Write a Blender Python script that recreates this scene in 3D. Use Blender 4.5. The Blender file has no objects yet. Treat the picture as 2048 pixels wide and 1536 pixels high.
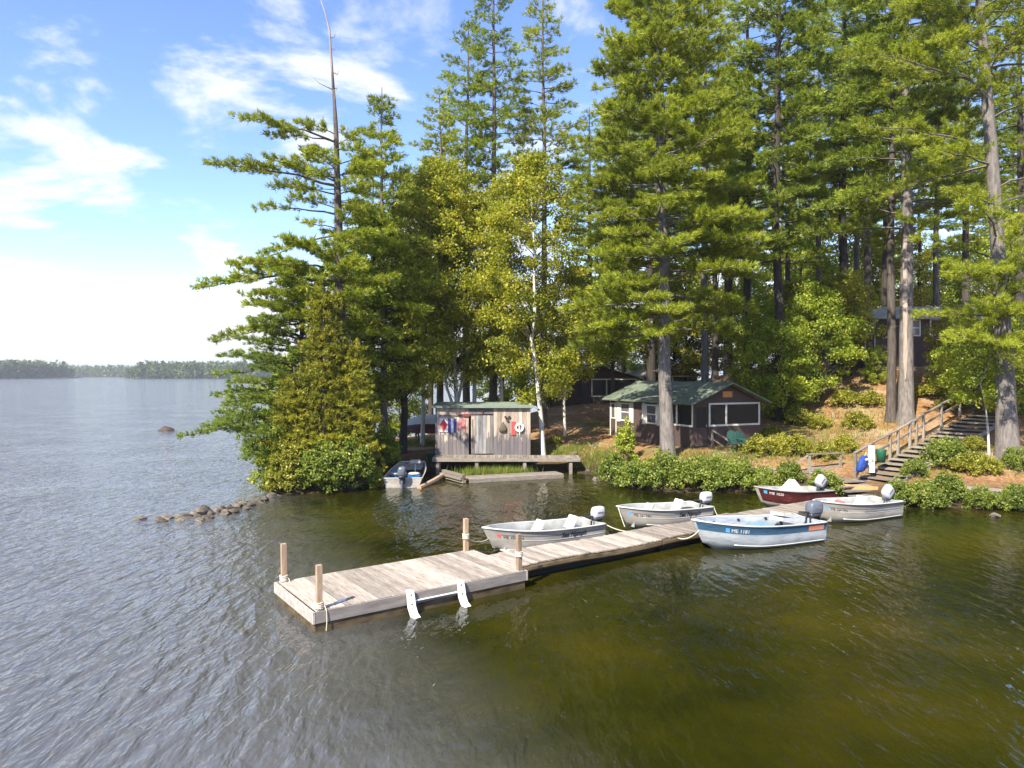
import bpy, math, random
import numpy as np
from mathutils import Vector, Matrix, Euler

# ------------------------------------------------------------------ camera, sky, sun, exposure
F, CX, HY, H = 1421.0, 1024.0, 748.0, 5.0          # photograph: focal length in pixels, horizon row, camera height (m)
sc = bpy.context.scene
col = sc.collection
cam_d = bpy.data.cameras.new("camera"); cam = bpy.data.objects.new("camera", cam_d); col.objects.link(cam)
cam_d.sensor_width = 36.0; cam_d.lens = F / 2048.0 * 36.0
cam_d.shift_y = -(768.0 - HY) / 2048.0
cam_d.clip_start = 0.1; cam_d.clip_end = 9000
cam.location = (0, 0, H); cam.rotation_euler = (math.radians(90), 0, 0)
sc.camera = cam

SUN_DIR = Vector((-0.48, -0.72, 0.0)).normalized()  # towards the sun, horizontally
SUN_EL = math.radians(44)
world = bpy.data.worlds.new("World"); sc.world = world; world.use_nodes = True
nt = world.node_tree; N = nt.nodes; L = nt.links
for n in list(N): N.remove(n)
out = N.new("ShaderNodeOutputWorld"); bg = N.new("ShaderNodeBackground"); L.new(bg.outputs[0], out.inputs[0])
bg.inputs[1].default_value = 0.145
sky = N.new("ShaderNodeTexSky"); sky.sky_type = 'NISHITA'; sky.sun_disc = False
sky.sun_elevation = SUN_EL; sky.sun_rotation = math.atan2(SUN_DIR.x, SUN_DIR.y)
sky.air_density = 1.25; sky.dust_density = 0.0; sky.ozone_density = 4.0
tc = N.new("ShaderNodeTexCoord"); sep = N.new("ShaderNodeSeparateXYZ"); L.new(tc.outputs['Generated'], sep.inputs[0])
def wmath(op, a, b=None, c=None, clamp=False):
    m = N.new("ShaderNodeMath"); m.operation = op; m.use_clamp = clamp
    for i, v in enumerate((a, b, c)):
        if v is None: continue
        if isinstance(v, (int, float)): m.inputs[i].default_value = v
        else: L.new(v, m.inputs[i])
    return m.outputs[0]
zc = wmath('MAXIMUM', sep.outputs[2], 0.0)
den = wmath('ADD', zc, 0.14)
cmb = N.new("ShaderNodeCombineXYZ")
L.new(wmath('DIVIDE', sep.outputs[0], den), cmb.inputs[0]); L.new(wmath('DIVIDE', sep.outputs[1], den), cmb.inputs[1])
def wnoise(scale, detail, rough, off, dist=0.0):
    mp = N.new("ShaderNodeMapping"); mp.inputs['Location'].default_value = off; L.new(cmb.outputs[0], mp.inputs[0])
    t = N.new("ShaderNodeTexNoise"); t.inputs['Scale'].default_value = scale; t.inputs['Detail'].default_value = detail
    t.inputs['Roughness'].default_value = rough; t.inputs['Distortion'].default_value = dist; L.new(mp.outputs[0], t.inputs[0]); return t.outputs[0]
def wramp(v, a, b):
    r = N.new("ShaderNodeMapRange"); r.interpolation_type = 'SMOOTHSTEP'
    r.inputs[1].default_value = a; r.inputs[2].default_value = b; L.new(v, r.inputs[0]); return r.outputs[0]
n1 = wnoise(1.7, 10, 0.60, (4.6, 0.9, 0.0), 0.35)
n2 = wnoise(0.42, 3, 0.5, (8.3, 4.2, 0.0))
cl = wramp(wmath('ADD', n1, wmath('MULTIPLY', n2, 0.55)), 0.775, 0.92)          # scattered cloud
n3 = wnoise(0.9, 7, 0.6, (1.2, 6.4, 0.0), 0.2)
bank = wramp(wmath('SUBTRACT', wmath('MULTIPLY', n3, 0.42), wmath('MULTIPLY', zc, 1.35)), 0.0, 0.09)   # cloud bank low on the horizon
cov = wmath('MAXIMUM', wmath('MULTIPLY', cl, 0.85), wmath('MULTIPLY', bank, 1.0))
mix = N.new("ShaderNodeMix"); mix.data_type = 'RGBA'; L.new(cov, mix.inputs[0]); hs = N.new('ShaderNodeHueSaturation'); hs.inputs['Saturation'].default_value = 1.12; hs.inputs['Hue'].default_value = 0.518; hs.inputs['Value'].default_value = 0.74; L.new(sky.outputs[0], hs.inputs['Color']); L.new(hs.outputs[0], mix.inputs[6])
mix.inputs[7].default_value = (3.0, 3.05, 3.18, 1)
L.new(mix.outputs[2], bg.inputs[0])

sun_d = bpy.data.lights.new("sun", 'SUN'); sun_d.energy = 4.4; sun_d.angle = math.radians(0.53); sun_d.color = (1.0, 0.92, 0.76)
sun = bpy.data.objects.new("sun", sun_d); col.objects.link(sun)
sv = Vector((SUN_DIR.x * math.cos(SUN_EL), SUN_DIR.y * math.cos(SUN_EL), math.sin(SUN_EL)))
sun.rotation_euler = sv.to_track_quat('Z', 'Y').to_euler(); sun.location = (-30, -20, 60)
vs = sc.view_settings; vs.view_transform = 'Standard'; vs.look = 'None'; vs.gamma = 1; vs.use_curve_mapping = False
vs.exposure = 1.45
sc.cycles.max_bounces = 6; sc.cycles.transparent_max_bounces = 6; sc.cycles.diffuse_bounces = 4; sc.cycles.glossy_bounces = 2
sc.cycles.caustics_reflective = False; sc.cycles.caustics_refractive = False

# ------------------------------------------------------------------ helpers
def G(px, py, z=0.0):
    Y = F * (H - z) / (py - HY); return ((px - CX) / F * Y, Y, z)
def Wp(px, py, Y): return ((px - CX) / F * Y, Y, H - (py - HY) / F * Y)
def XP(px, Y): return (px - CX) / F * Y

def fast_mesh(name, v, f):
    v = np.asarray(v, np.float32).reshape(-1, 3); f = np.asarray(f, np.int32); k = f.shape[1]
    me = bpy.data.meshes.new(name); me.vertices.add(len(v)); me.vertices.foreach_set('co', v.ravel())
    me.loops.add(f.size); me.loops.foreach_set('vertex_index', f.ravel())
    me.polygons.add(len(f)); me.polygons.foreach_set('loop_start', np.arange(0, f.size, k, dtype=np.int32))
    me.update(calc_edges=True); return me

class MB:
    """collects shapes; build() links them as one mesh object"""
    def __init__(s): s.v = []; s.f = []; s.smooth = False
    def add(s, vs_, fs_):
        o = len(s.v); s.v += [tuple(p) for p in vs_]; s.f += [tuple(i + o for i in q) for q in fs_]; return s
    def box(s, c, size, rot=None):
        hx, hy, hz = size[0] / 2, size[1] / 2, size[2] / 2
        p = [Vector((x * hx, y * hy, z * hz)) for z in (-1, 1) for y in (-1, 1) for x in (-1, 1)]
        if rot is not None: R = Euler(rot).to_matrix(); p = [R @ q for q in p]
        c = Vector(c)
        return s.add([q + c for q in p], [(0, 2, 3, 1), (4, 5, 7, 6), (0, 1, 5, 4), (2, 6, 7, 3), (0, 4, 6, 2), (1, 3, 7, 5)])
    def bx(s, a, b):
        return s.box([(a[i] + b[i]) / 2 for i in range(3)], [abs(b[i] - a[i]) for i in range(3)])
    def beam(s, a, b, w, h):
        a = Vector(a); b = Vector(b); d = b - a; q = d.to_track_quat('X', 'Z'); m = (a + b) / 2
        R = q.to_matrix(); hx = d.length / 2
        p = [m + R @ Vector((x * hx, y * w / 2, z * h / 2)) for z in (-1, 1) for y in (-1, 1) for x in (-1, 1)]
        return s.add(p, [(0, 2, 3, 1), (4, 5, 7, 6), (0, 1, 5, 4), (2, 6, 7, 3), (0, 4, 6, 2), (1, 3, 7, 5)])
    def tube(s, pts, rad, n=6, cap=True):
        pts = [Vector(p) for p in pts]; m = len(pts)
        if not hasattr(rad, '__len__'): rad = [rad] * m
        V = []; prev = None
        for i, p in enumerate(pts):
            d = (pts[min(i + 1, m - 1)] - pts[max(i - 1, 0)]); d = d.normalized() if d.length > 1e-9 else Vector((0, 0, 1))
            ref = Vector((0, 0, 1)) if abs(d.z) < 0.9 else Vector((1, 0, 0))
            if prev is not None: ref = prev
            u = (ref - d * ref.dot(d)).normalized(); w = d.cross(u); prev = u
            for k in range(n):
                a = 2 * math.pi * k / n; V.append(p + (u * math.cos(a) + w * math.sin(a)) * rad[i])
        Fc = [(i * n + k, i * n + (k + 1) % n, (i + 1) * n + (k + 1) % n, (i + 1) * n + k) for i in range(m - 1) for k in range(n)]
        if cap: Fc += [tuple(range(n))[::-1], tuple(range((m - 1) * n, m * n))]
        return s.add(V, Fc)
    def loft(s, rings, closed=True, cap=True):
        n = len(rings[0]); V = [p for r in rings for p in r]; m = len(rings); kk = n if closed else n - 1
        Fc = [(i * n + k, i * n + (k + 1) % n, (i + 1) * n + (k + 1) % n, (i + 1) * n + k) for i in range(m - 1) for k in range(kk)]
        if cap and closed: Fc += [tuple(range(n))[::-1], tuple(range((m - 1) * n, m * n))]
        return s.add(V, Fc)
    def lathe(s, prof, n=12, c=(0, 0, 0), axis='Z'):
        rings = []
        for r, h in prof:
            ring = []
            for k in range(n):
                a = 2 * math.pi * k / n; x, y = r * math.cos(a), r * math.sin(a)
                q = (x, y, h) if axis == 'Z' else ((x, h, y) if axis == 'Y' else (h, x, y))
                ring.append((q[0] + c[0], q[1] + c[1], q[2] + c[2]))
            rings.append(ring)
        return s.loft(rings)
    def mesh(s, name):
        me = bpy.data.meshes.new(name); me.from_pydata(s.v, [], s.f); me.update()
        if s.smooth: me.polygons.foreach_set('use_smooth', [True] * len(me.polygons))
        return me
    def build(s, name, mat, parent=None, smooth=False, **kw):
        s.smooth = smooth; return link(name, s.mesh(name), mat, parent, **kw)

def link(name, me, mat, parent=None, loc=None, rot=None, scale=None):
    if mat is not None and len(me.materials) == 0: me.materials.append(mat)
    o = bpy.data.objects.new(name, me); col.objects.link(o)
    if parent is not None: o.parent = parent
    if loc is not None: o.location = loc
    if rot is not None: o.rotation_euler = rot
    if scale is not None: o.scale = scale
    return o
def tag(o, label=None, cat=None, group=None, kind=None):
    if label: o['label'] = label
    if cat: o['category'] = cat
    if group: o['group'] = group
    if kind: o['kind'] = kind
    return o
def thing(name, label, cat, loc=(0, 0, 0), rz=0.0, group=None):
    o = bpy.data.objects.new(name, None); o.empty_display_size = 0.2; col.objects.link(o)
    o.location = loc; o.rotation_euler = (0, 0, rz); return tag(o, label, cat, group)
def copy_tree(o, parent=None):
    c = o.copy(); col.objects.link(c); c.parent = parent
    for ch in [x for x in o.children]: copy_tree(ch, c)
    return c

# ------------------------------------------------------------------ materials
def newmat(name):
    m = bpy.data.materials.new(name); m.use_nodes = True; t = m.node_tree
    for n in list(t.nodes): t.nodes.remove(n)
    o = t.nodes.new("ShaderNodeOutputMaterial"); return m, t, o
def tnoise(t, vec, scale, detail=4, rough=0.55, dist=0.0):
    n = t.nodes.new("ShaderNodeTexNoise"); n.inputs['Scale'].default_value = scale; n.inputs['Detail'].default_value = detail
    n.inputs['Roughness'].default_value = rough; n.inputs['Distortion'].default_value = dist
    if vec is not None: t.links.new(vec, n.inputs['Vector'])
    return n.outputs[0]
def tmap(t, vec, scale=(1, 1, 1), rot=(0, 0, 0), loc=(0, 0, 0)):
    m = t.nodes.new("ShaderNodeMapping"); m.inputs['Scale'].default_value = scale; m.inputs['Rotation'].default_value = rot
    m.inputs['Location'].default_value = loc; t.links.new(vec, m.inputs[0]); return m.outputs[0]
def tmath(t, op, a, b=None, clamp=False):
    m = t.nodes.new("ShaderNodeMath"); m.operation = op; m.use_clamp = clamp
    for i, v in enumerate((a, b)):
        if v is None: continue
        if isinstance(v, (int, float)): m.inputs[i].default_value = v
        else: t.links.new(v, m.inputs[i])
    return m.outputs[0]
def tramp(t, v, stops):
    r = t.nodes.new("ShaderNodeValToRGB"); e = r.color_ramp.elements
    while len(e) > 1: e.remove(e[0])
    e[0].position = stops[0][0]; e[0].color = (*stops[0][1], 1)
    for p, c in stops[1:]:
        x = e.new(p); x.color = (*c, 1)
    t.links.new(v, r.inputs[0]); return r.outputs[0]
def tmix(t, f, a, b, mode='MIX'):
    m = t.nodes.new("ShaderNodeMix"); m.data_type = 'RGBA'; m.blend_type = mode
    if isinstance(f, (int, float)): m.inputs[0].default_value = f
    else: t.links.new(f, m.inputs[0])
    for i, v in ((6, a), (7, b)):
        if isinstance(v, tuple): m.inputs[i].default_value = (*v, 1)
        else: t.links.new(v, m.inputs[i])
    return m.outputs[2]
def tbump(t, h, strength, dist=0.02):
    b = t.nodes.new("ShaderNodeBump"); b.inputs['Strength'].default_value = strength; b.inputs['Distance'].default_value = dist
    t.links.new(h, b.inputs['Height']); return b.outputs[0]
def principled(t, o, color, rough=0.7, metal=0.0, normal=None, spec=0.5):
    p = t.nodes.new("ShaderNodeBsdfPrincipled"); t.links.new(p.outputs[0], o.inputs[0])
    if isinstance(color, tuple): p.inputs['Base Color'].default_value = (*color, 1)
    else: t.links.new(color, p.inputs['Base Color'])
    if isinstance(rough, (int, float)): p.inputs['Roughness'].default_value = rough
    else: t.links.new(rough, p.inputs['Roughness'])
    p.inputs['Metallic'].default_value = metal; p.inputs['Specular IOR Level'].default_value = spec
    if normal is not None: t.links.new(normal, p.inputs['Normal'])
    return p
def objco(t, rnd=0.0):
    c = t.nodes.new("ShaderNodeTexCoord").outputs['Object']
    if rnd:
        oi = t.nodes.new("ShaderNodeObjectInfo"); k = tmath(t, 'MULTIPLY', oi.outputs['Random'], rnd)
        a = t.nodes.new("ShaderNodeVectorMath"); a.operation = 'ADD'; t.links.new(c, a.inputs[0]); t.links.new(k, a.inputs[1]); return a.outputs[0], oi.outputs['Random']
    return c, None
def mat_noise(name, c1, c2, scale=4, rough=0.7, metal=0.0, bump=0.0, stretch=(1, 1, 1), c3=None, rnd=0.0, spec=0.4, detail=6, bscale=None):
    m, t, o = newmat(name); vec, rv = objco(t, rnd); v = tmap(t, vec, stretch)
    n = tnoise(t, v, scale, detail, 0.62)
    st = [(0.32, c1), (0.62, c2)] + ([(0.78, c3)] if c3 else [])
    c = tramp(t, n, st)
    if rnd:
        k = tmath(t, 'ADD', tmath(t, 'MULTIPLY', rv, 0.6), 0.68); g = t.nodes.new("ShaderNodeCombineColor")
        for i in range(3): t.links.new(k, g.inputs[i])
        c = tmix(t, 1.0, c, g.outputs[0], 'MULTIPLY')
    nm = tbump(t, tnoise(t, v, bscale or scale * 2.5, 5, 0.6), bump) if bump else None
    principled(t, o, c, rough, metal, nm, spec); return m
def mat_leaf(name, c_dark, c_light, c_odd, nscale=0.5, trans=0.4, odd=0.15):
    m, t, o = newmat(name); vec, _ = objco(t)
    geo = t.nodes.new("ShaderNodeNewGeometry"); r = geo.outputs['Random Per Island']
    oi = t.nodes.new("ShaderNodeObjectInfo")
    n = tnoise(t, geo.outputs['Position'], nscale, 3, 0.5)
    k = tmath(t, 'ADD', tmath(t, 'MULTIPLY', n, 1.1), tmath(t, 'MULTIPLY', r, 0.45)); k = tmath(t, 'SUBTRACT', k, 0.28)
    k = tmath(t, 'ADD', k, tmath(t, 'MULTIPLY', oi.outputs['Random'], 0.12), True)
    c = tramp(t, k, [(0.15, c_dark), (0.85, c_light)])
    od = tmath(t, 'GREATER_THAN', r, 1.0 - odd); c = tmix(t, tmath(t, 'MULTIPLY', od, 0.7), c, c_odd)
    d = t.nodes.new("ShaderNodeBsdfDiffuse"); t.links.new(c, d.inputs[0])
    tr = t.nodes.new("ShaderNodeBsdfTranslucent"); c2 = tmix(t, 1.0, c, (1.15, 1.2, 0.55), 'MULTIPLY'); t.links.new(c2, tr.inputs[0])
    ms = t.nodes.new("ShaderNodeMixShader"); ms.inputs[0].default_value = trans
    t.links.new(d.outputs[0], ms.inputs[1]); t.links.new(tr.outputs[0], ms.inputs[2])
    g = t.nodes.new("ShaderNodeBsdfGlossy"); g.inputs['Roughness'].default_value = 0.45; g.inputs[0].default_value = (1, 1, 1, 1)
    m2 = t.nodes.new("ShaderNodeMixShader"); m2.inputs[0].default_value = 0.015
    t.links.new(ms.outputs[0], m2.inputs[1]); t.links.new(g.outputs[0], m2.inputs[2]); t.links.new(m2.outputs[0], o.inputs[0]); return m
def mat_plain(name, c, rough=0.5, metal=0.0, vary=0.12, scale=6):
    return mat_noise(name, tuple(x * (1 - vary) for x in c), tuple(min(1, x * (1 + vary)) for x in c), scale, rough, metal)

M = {}
M['deck'] = mat_noise('weathered_deck_wood', (0.22, 0.185, 0.155), (0.40, 0.345, 0.295), 5, 0.85, bump=0.35, stretch=(4, 0.5, 4), rnd=9, c3=(0.48, 0.42, 0.36))
M['deck_old'] = mat_noise('old_walkway_wood', (0.16, 0.135, 0.115), (0.31, 0.265, 0.225), 5, 0.85, bump=0.35, stretch=(4, 0.5, 4), rnd=9, c3=(0.38, 0.31, 0.22))
M['timber'] = mat_noise('grey_timber', (0.14, 0.118, 0.098), (0.27, 0.235, 0.20), 6, 0.85, bump=0.3, stretch=(0.6, 4, 4), rnd=5)
M['fascia'] = mat_noise('dock_fascia', (0.22, 0.19, 0.175), (0.37, 0.33, 0.30), 3, 0.85, bump=0.2, stretch=(0.5, 3, 3), rnd=5)
M['wet_shade'] = mat_noise('wet_algae_wood', (0.035, 0.025, 0.012), (0.12, 0.085, 0.045), 4, 0.5, bump=0.3, stretch=(0.6, 2, 2))
M['post'] = mat_noise('post_wood', (0.25, 0.165, 0.11), (0.40, 0.29, 0.20), 5, 0.85, bump=0.25, stretch=(4, 4, 0.5), rnd=6)
M['rope'] = mat_plain('pale_rope', (0.55, 0.50, 0.40), 0.9)
M['plastic'] = mat_plain('white_plastic', (0.78, 0.78, 0.78), 0.45, 0, 0.04)
M['shed'] = mat_noise('shed_board', (0.25, 0.20, 0.165), (0.46, 0.375, 0.31), 2.2, 0.9, bump=0.3, stretch=(3, 3, 0.5), rnd=11, c3=(0.62, 0.52, 0.43))
t = M['shed'].node_tree; pb = next(n for n in t.nodes if n.type == 'BSDF_PRINCIPLED'); lk = pb.inputs['Base Color'].links[0].from_socket    # rain splash stain along the board feet
oc, rv = objco(t, 7.0); zz = t.nodes.new('ShaderNodeSeparateXYZ'); t.links.new(t.nodes.new("ShaderNodeTexCoord").outputs['Object'], zz.inputs[0])
h_ = tmath(t, 'ADD', zz.outputs[2], tmath(t, 'MULTIPLY', tnoise(t, tmap(t, oc, (3, 3, .8)), 2.2, 4), -1.7)); st_ = tramp(t, h_, [(0.0, (0.8, 0.8, 0.8)), (0.25, (0, 0, 0))])
t.links.new(tmix(t, st_, lk, (0.075, 0.075, 0.095)), pb.inputs['Base Color'])
M['sheddoor'] = mat_noise('grey_door_board', (0.09, 0.09, 0.10), (0.24, 0.23, 0.23), 2.2, 0.9, bump=0.3, stretch=(3, 3, 0.5), rnd=11)
M['roofgreen'] = mat_noise('green_roll_roofing', (0.085, 0.110, 0.080), (0.15, 0.175, 0.13), 2.5, 0.85, bump=0.2, c3=(0.22, 0.21, 0.15), detail=8)
M['rooftan'] = mat_noise('faded_roofing', (0.22, 0.2, 0.16), (0.36, 0.33, 0.27), 2.5, 0.85, bump=0.2)
M['brown'] = mat_noise('brown_shingle_siding', (0.055, 0.035, 0.031), (0.088, 0.060, 0.053), 9, 0.85, bump=0.5, stretch=(1, 1, 3), bscale=14)
M['trim'] = mat_plain('cream_trim_paint', (0.62, 0.59, 0.52), 0.6)
M['dark'] = mat_plain('dark_interior', (0.012, 0.011, 0.010), 0.8)
m, t, o = newmat('insect_screen'); tr = t.nodes.new("ShaderNodeBsdfTransparent"); df = t.nodes.new("ShaderNodeBsdfPrincipled")
df.inputs['Base Color'].default_value = (0.012, 0.012, 0.013, 1); df.inputs['Roughness'].default_value = 0.35; ms = t.nodes.new("ShaderNodeMixShader"); ms.inputs[0].default_value = 0.72
t.links.new(tr.outputs[0], ms.inputs[1]); t.links.new(df.outputs[0], ms.inputs[2]); t.links.new(ms.outputs[0], o.inputs[0]); M['screen'] = m
M['glass'] = mat_plain('window_glass', (0.10, 0.10, 0.11), 0.12)
M['alu'] = mat_noise('dull_aluminium', (0.24, 0.22, 0.195), (0.39, 0.36, 0.325), 2.0, 0.5, 0.12, bump=0.05, stretch=(0.6, 1, 2.5), detail=8)
M['aluin'] = mat_noise('hull_inside_paint', (0.27, 0.275, 0.27), (0.42, 0.425, 0.41), 3, 0.6, 0.1)
M['alubl'] = mat_noise('scuffed_blue_grey_hull', (0.25, 0.285, 0.33), (0.43, 0.455, 0.49), 3.5, 0.5, 0.15, stretch=(0.7, 1, 3), c3=(0.3, 0.33, 0.36), detail=9)
M['rail'] = mat_plain('bright_gunwale', (0.55, 0.55, 0.53), 0.4, 0.2, 0.05)
M['seat'] = mat_plain('white_seat', (0.55, 0.55, 0.53), 0.55, 0, 0.05)
M['blue'] = mat_noise('faded_blue_paint', (0.028, 0.070, 0.135), (0.05, 0.115, 0.195), 4, 0.5, c3=(0.15, 0.20, 0.25), stretch=(0.6, 1, 3), detail=8)
M['seatblue'] = mat_plain('faded_blue_seat', (0.13, 0.25, 0.38), 0.6)
M['red'] = mat_noise('worn_dark_red_paint', (0.045, 0.008, 0.008), (0.075, 0.014, 0.013), 4, 0.5, c3=(0.16, 0.11, 0.10), stretch=(0.6, 1, 2), detail=9)
M['orange'] = mat_noise('peeling_orange_decal', (0.50, 0.14, 0.08), (0.62, 0.26, 0.17), 20, 0.6, c3=(0.55, 0.4, 0.35))
M['black'] = mat_plain('black_lettering', (0.012, 0.012, 0.014), 0.5)
M['white'] = mat_plain('white_lettering', (0.75, 0.75, 0.75), 0.5, 0, 0.03)
M['stripe'] = mat_plain('grey_pinstripe', (0.13, 0.13, 0.16), 0.5)
M['sticker'] = mat_plain('blue_sticker', (0.10, 0.35, 0.68), 0.5)
M['redstick'] = mat_plain('red_sticker', (0.62, 0.10, 0.09), 0.5)
M['cowlw'] = mat_plain('white_engine_cowl', (0.40, 0.41, 0.43), 0.3, 0, 0.04)
M['cowld'] = mat_plain('slate_engine_cowl', (0.10, 0.115, 0.15), 0.3, 0, 0.1)
M['engine'] = mat_plain('dark_engine_metal', (0.045, 0.048, 0.055), 0.4, 0.3)
M['jonin'] = mat_noise('worn_jon_boat_floor', (0.17, 0.15, 0.13), (0.36, 0.32, 0.27), 4, 0.7)
M['coolblue'] = mat_plain('blue_seat_box', (0.015, 0.09, 0.27), 0.5)
M['canvas'] = mat_noise('grey_canvas', (0.33, 0.32, 0.30), (0.47, 0.46, 0.43), 6, 0.85, bump=0.2)
M['flagw'] = mat_plain('white_cloth', (0.72, 0.70, 0.70), 0.8, 0, 0.03)
M['flagr'] = mat_plain('red_cloth', (0.62, 0.06, 0.06), 0.8)
M['flagp'] = mat_plain('faded_pink_cloth', (0.60, 0.19, 0.20), 0.8)
M['flagb'] = mat_plain('blue_cloth', (0.06, 0.055, 0.26), 0.8)
M['paddle'] = mat_plain('red_brown_varnish', (0.17, 0.035, 0.03), 0.5)
M['teal'] = mat_plain('teal_plastic', (0.014, 0.055, 0.047), 0.7)
M['greenp'] = mat_plain('green_plastic', (0.02, 0.11, 0.06), 0.5)
M['bluefab'] = mat_noise('royal_blue_fabric', (0.006, 0.022, 0.13), (0.018, 0.06, 0.30), 7, 0.8, bump=0.3)
M['sign'] = mat_plain('orange_sign_wood', (0.52, 0.23, 0.06), 0.7)
M['iron'] = mat_plain('rusty_iron', (0.05, 0.035, 0.028), 0.8)
M['olive'] = mat_plain('olive_net_bag', (0.10, 0.085, 0.06), 0.9)
M['rock'] = mat_noise('shore_rock', (0.048, 0.040, 0.032), (0.15, 0.125, 0.10), 3, 0.85, bump=0.6, c3=(0.27, 0.235, 0.19), rnd=7)
M['lakerock'] = mat_noise('dark_lake_rock', (0.03, 0.022, 0.017), (0.09, 0.065, 0.05), 3, 0.8, bump=0.6, c3=(0.16, 0.12, 0.09))
M['newwood'] = mat_plain('fresh_orange_board', (0.48, 0.25, 0.10), 0.8)
M['bark'] = mat_noise('pine_bark', (0.060, 0.048, 0.042), (0.16, 0.132, 0.115), 5, 0.95, bump=0.9, stretch=(2.2, 2.2, 0.35), rnd=8, detail=8)
M['barkgrey'] = mat_noise('grey_pine_bark', (0.075, 0.065, 0.06), (0.19, 0.168, 0.155), 5, 0.95, bump=1.0, stretch=(2.2, 2.2, 0.45), rnd=8, detail=8)
M['barkdark'] = mat_noise('dark_pine_bark', (0.022, 0.019, 0.016), (0.07, 0.058, 0.05), 5, 0.95, bump=0.9, stretch=(2.2, 2.2, 0.35), rnd=8, detail=8)
M['dead'] = mat_noise('dead_grey_wood', (0.20, 0.165, 0.155), (0.36, 0.31, 0.29), 5, 0.9, bump=0.4, stretch=(2, 2, 0.3))
M['peeled'] = mat_noise('peeled_pale_wood', (0.20, 0.155, 0.125), (0.40, 0.33, 0.285), 5, 0.9, bump=0.4, stretch=(2.5, 2.5, 0.25))
M['birch'] = mat_noise('birch_bark', (0.05, 0.045, 0.04), (0.52, 0.49, 0.44), 5, 0.8, bump=0.2, stretch=(1, 1, 4), c3=(0.62, 0.6, 0.55))
M['birch'].node_tree.nodes['Color Ramp'].color_ramp.elements[1].position = 0.42 if 'Color Ramp' in M['birch'].node_tree.nodes else 0.42
M['pine'] = mat_leaf('pine_needles', (0.090, 0.134, 0.019), (0.415, 0.456, 0.045), (0.567, 0.514, 0.066), 0.45, 0.42, 0.16)
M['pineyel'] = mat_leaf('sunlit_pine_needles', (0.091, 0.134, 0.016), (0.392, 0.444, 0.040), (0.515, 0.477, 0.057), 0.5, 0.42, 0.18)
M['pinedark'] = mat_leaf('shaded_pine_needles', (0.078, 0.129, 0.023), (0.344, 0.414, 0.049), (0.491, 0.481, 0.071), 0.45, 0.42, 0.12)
M['hemlock'] = mat_leaf('hemlock_needles', (0.077, 0.133, 0.025), (0.290, 0.351, 0.055), (0.373, 0.402, 0.066), 0.6, 0.35, 0.1)
M['cedar'] = mat_leaf('cedar_sprays', (0.104, 0.128, 0.016), (0.398, 0.405, 0.038), (0.587, 0.431, 0.076), 0.6, 0.40, 0.2)
M['birchleaf'] = mat_leaf('birch_leaves', (0.116, 0.158, 0.019), (0.444, 0.437, 0.039), (0.658, 0.538, 0.100), 0.4, 0.50, 0.15)
M['leaf'] = mat_leaf('broad_leaves', (0.104, 0.179, 0.021), (0.415, 0.472, 0.046), (0.646, 0.588, 0.113), 0.5, 0.50, 0.15)
M['leafyel'] = mat_leaf('yellow_green_leaves', (0.133, 0.151, 0.015), (0.386, 0.374, 0.034), (0.543, 0.483, 0.133), 0.7, 0.50, 0.25)
M['shrub'] = mat_leaf('shrub_leaves', (0.071, 0.125, 0.020), (0.267, 0.326, 0.049), (0.429, 0.418, 0.112), 0.9, 0.45, 0.2)
M['grass'] = mat_leaf('grass_blades', (0.066, 0.110, 0.017), (0.220, 0.275, 0.044), (0.330, 0.308, 0.088), 1.2, 0.35, 0.2)
M['farleaf'] = mat_leaf('far_forest', (0.045, 0.075, 0.020), (0.14, 0.18, 0.045), (0.16, 0.19, 0.05), 0.02, 0.3, 0.1)

# ground: rust needles, tan worn path patches, moss
m, t, o = newmat('forest_floor'); g = t.nodes.new("ShaderNodeNewGeometry").outputs['Position']
a = tnoise(t, g, 0.55, 6, 0.65); b = tnoise(t, g, 6.0, 6, 0.7); c = tnoise(t, tmap(t, g, (1, 1, 1), loc=(7, 3, 0)), 0.28, 5, 0.6)
base = tramp(t, b, [(0.30, (0.12, 0.06, 0.028)), (0.52, (0.25, 0.135, 0.06)), (0.72, (0.40, 0.26, 0.13))])
base = tmix(t, tramp(t, a, [(0.50, (0, 0, 0)), (0.66, (0.8, 0.8, 0.8))]), base, (0.36, 0.27, 0.18))
base = tmix(t, tramp(t, c, [(0.54, (0, 0, 0)), (0.66, (0.75, 0.75, 0.75))]), base, (0.115, 0.115, 0.025))
sx = t.nodes.new("ShaderNodeSeparateXYZ"); t.links.new(g, sx.inputs[0])
wet_shade = t.nodes.new("ShaderNodeMapRange"); wet_shade.inputs[1].default_value = 0.30; wet_shade.inputs[2].default_value = 0.85; t.links.new(sx.outputs[2], wet_shade.inputs[0])
base = tmix(t, wet_shade.outputs[0], (0.045, 0.032, 0.018), base)  # low bank: damp edge, plus shade under the shrubs painted into the colour
principled(t, o, base, 0.95, 0, tbump(t, tnoise(t, g, 9, 5, 0.7), 0.7, 0.06), 0.2); M['ground'] = m

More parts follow.
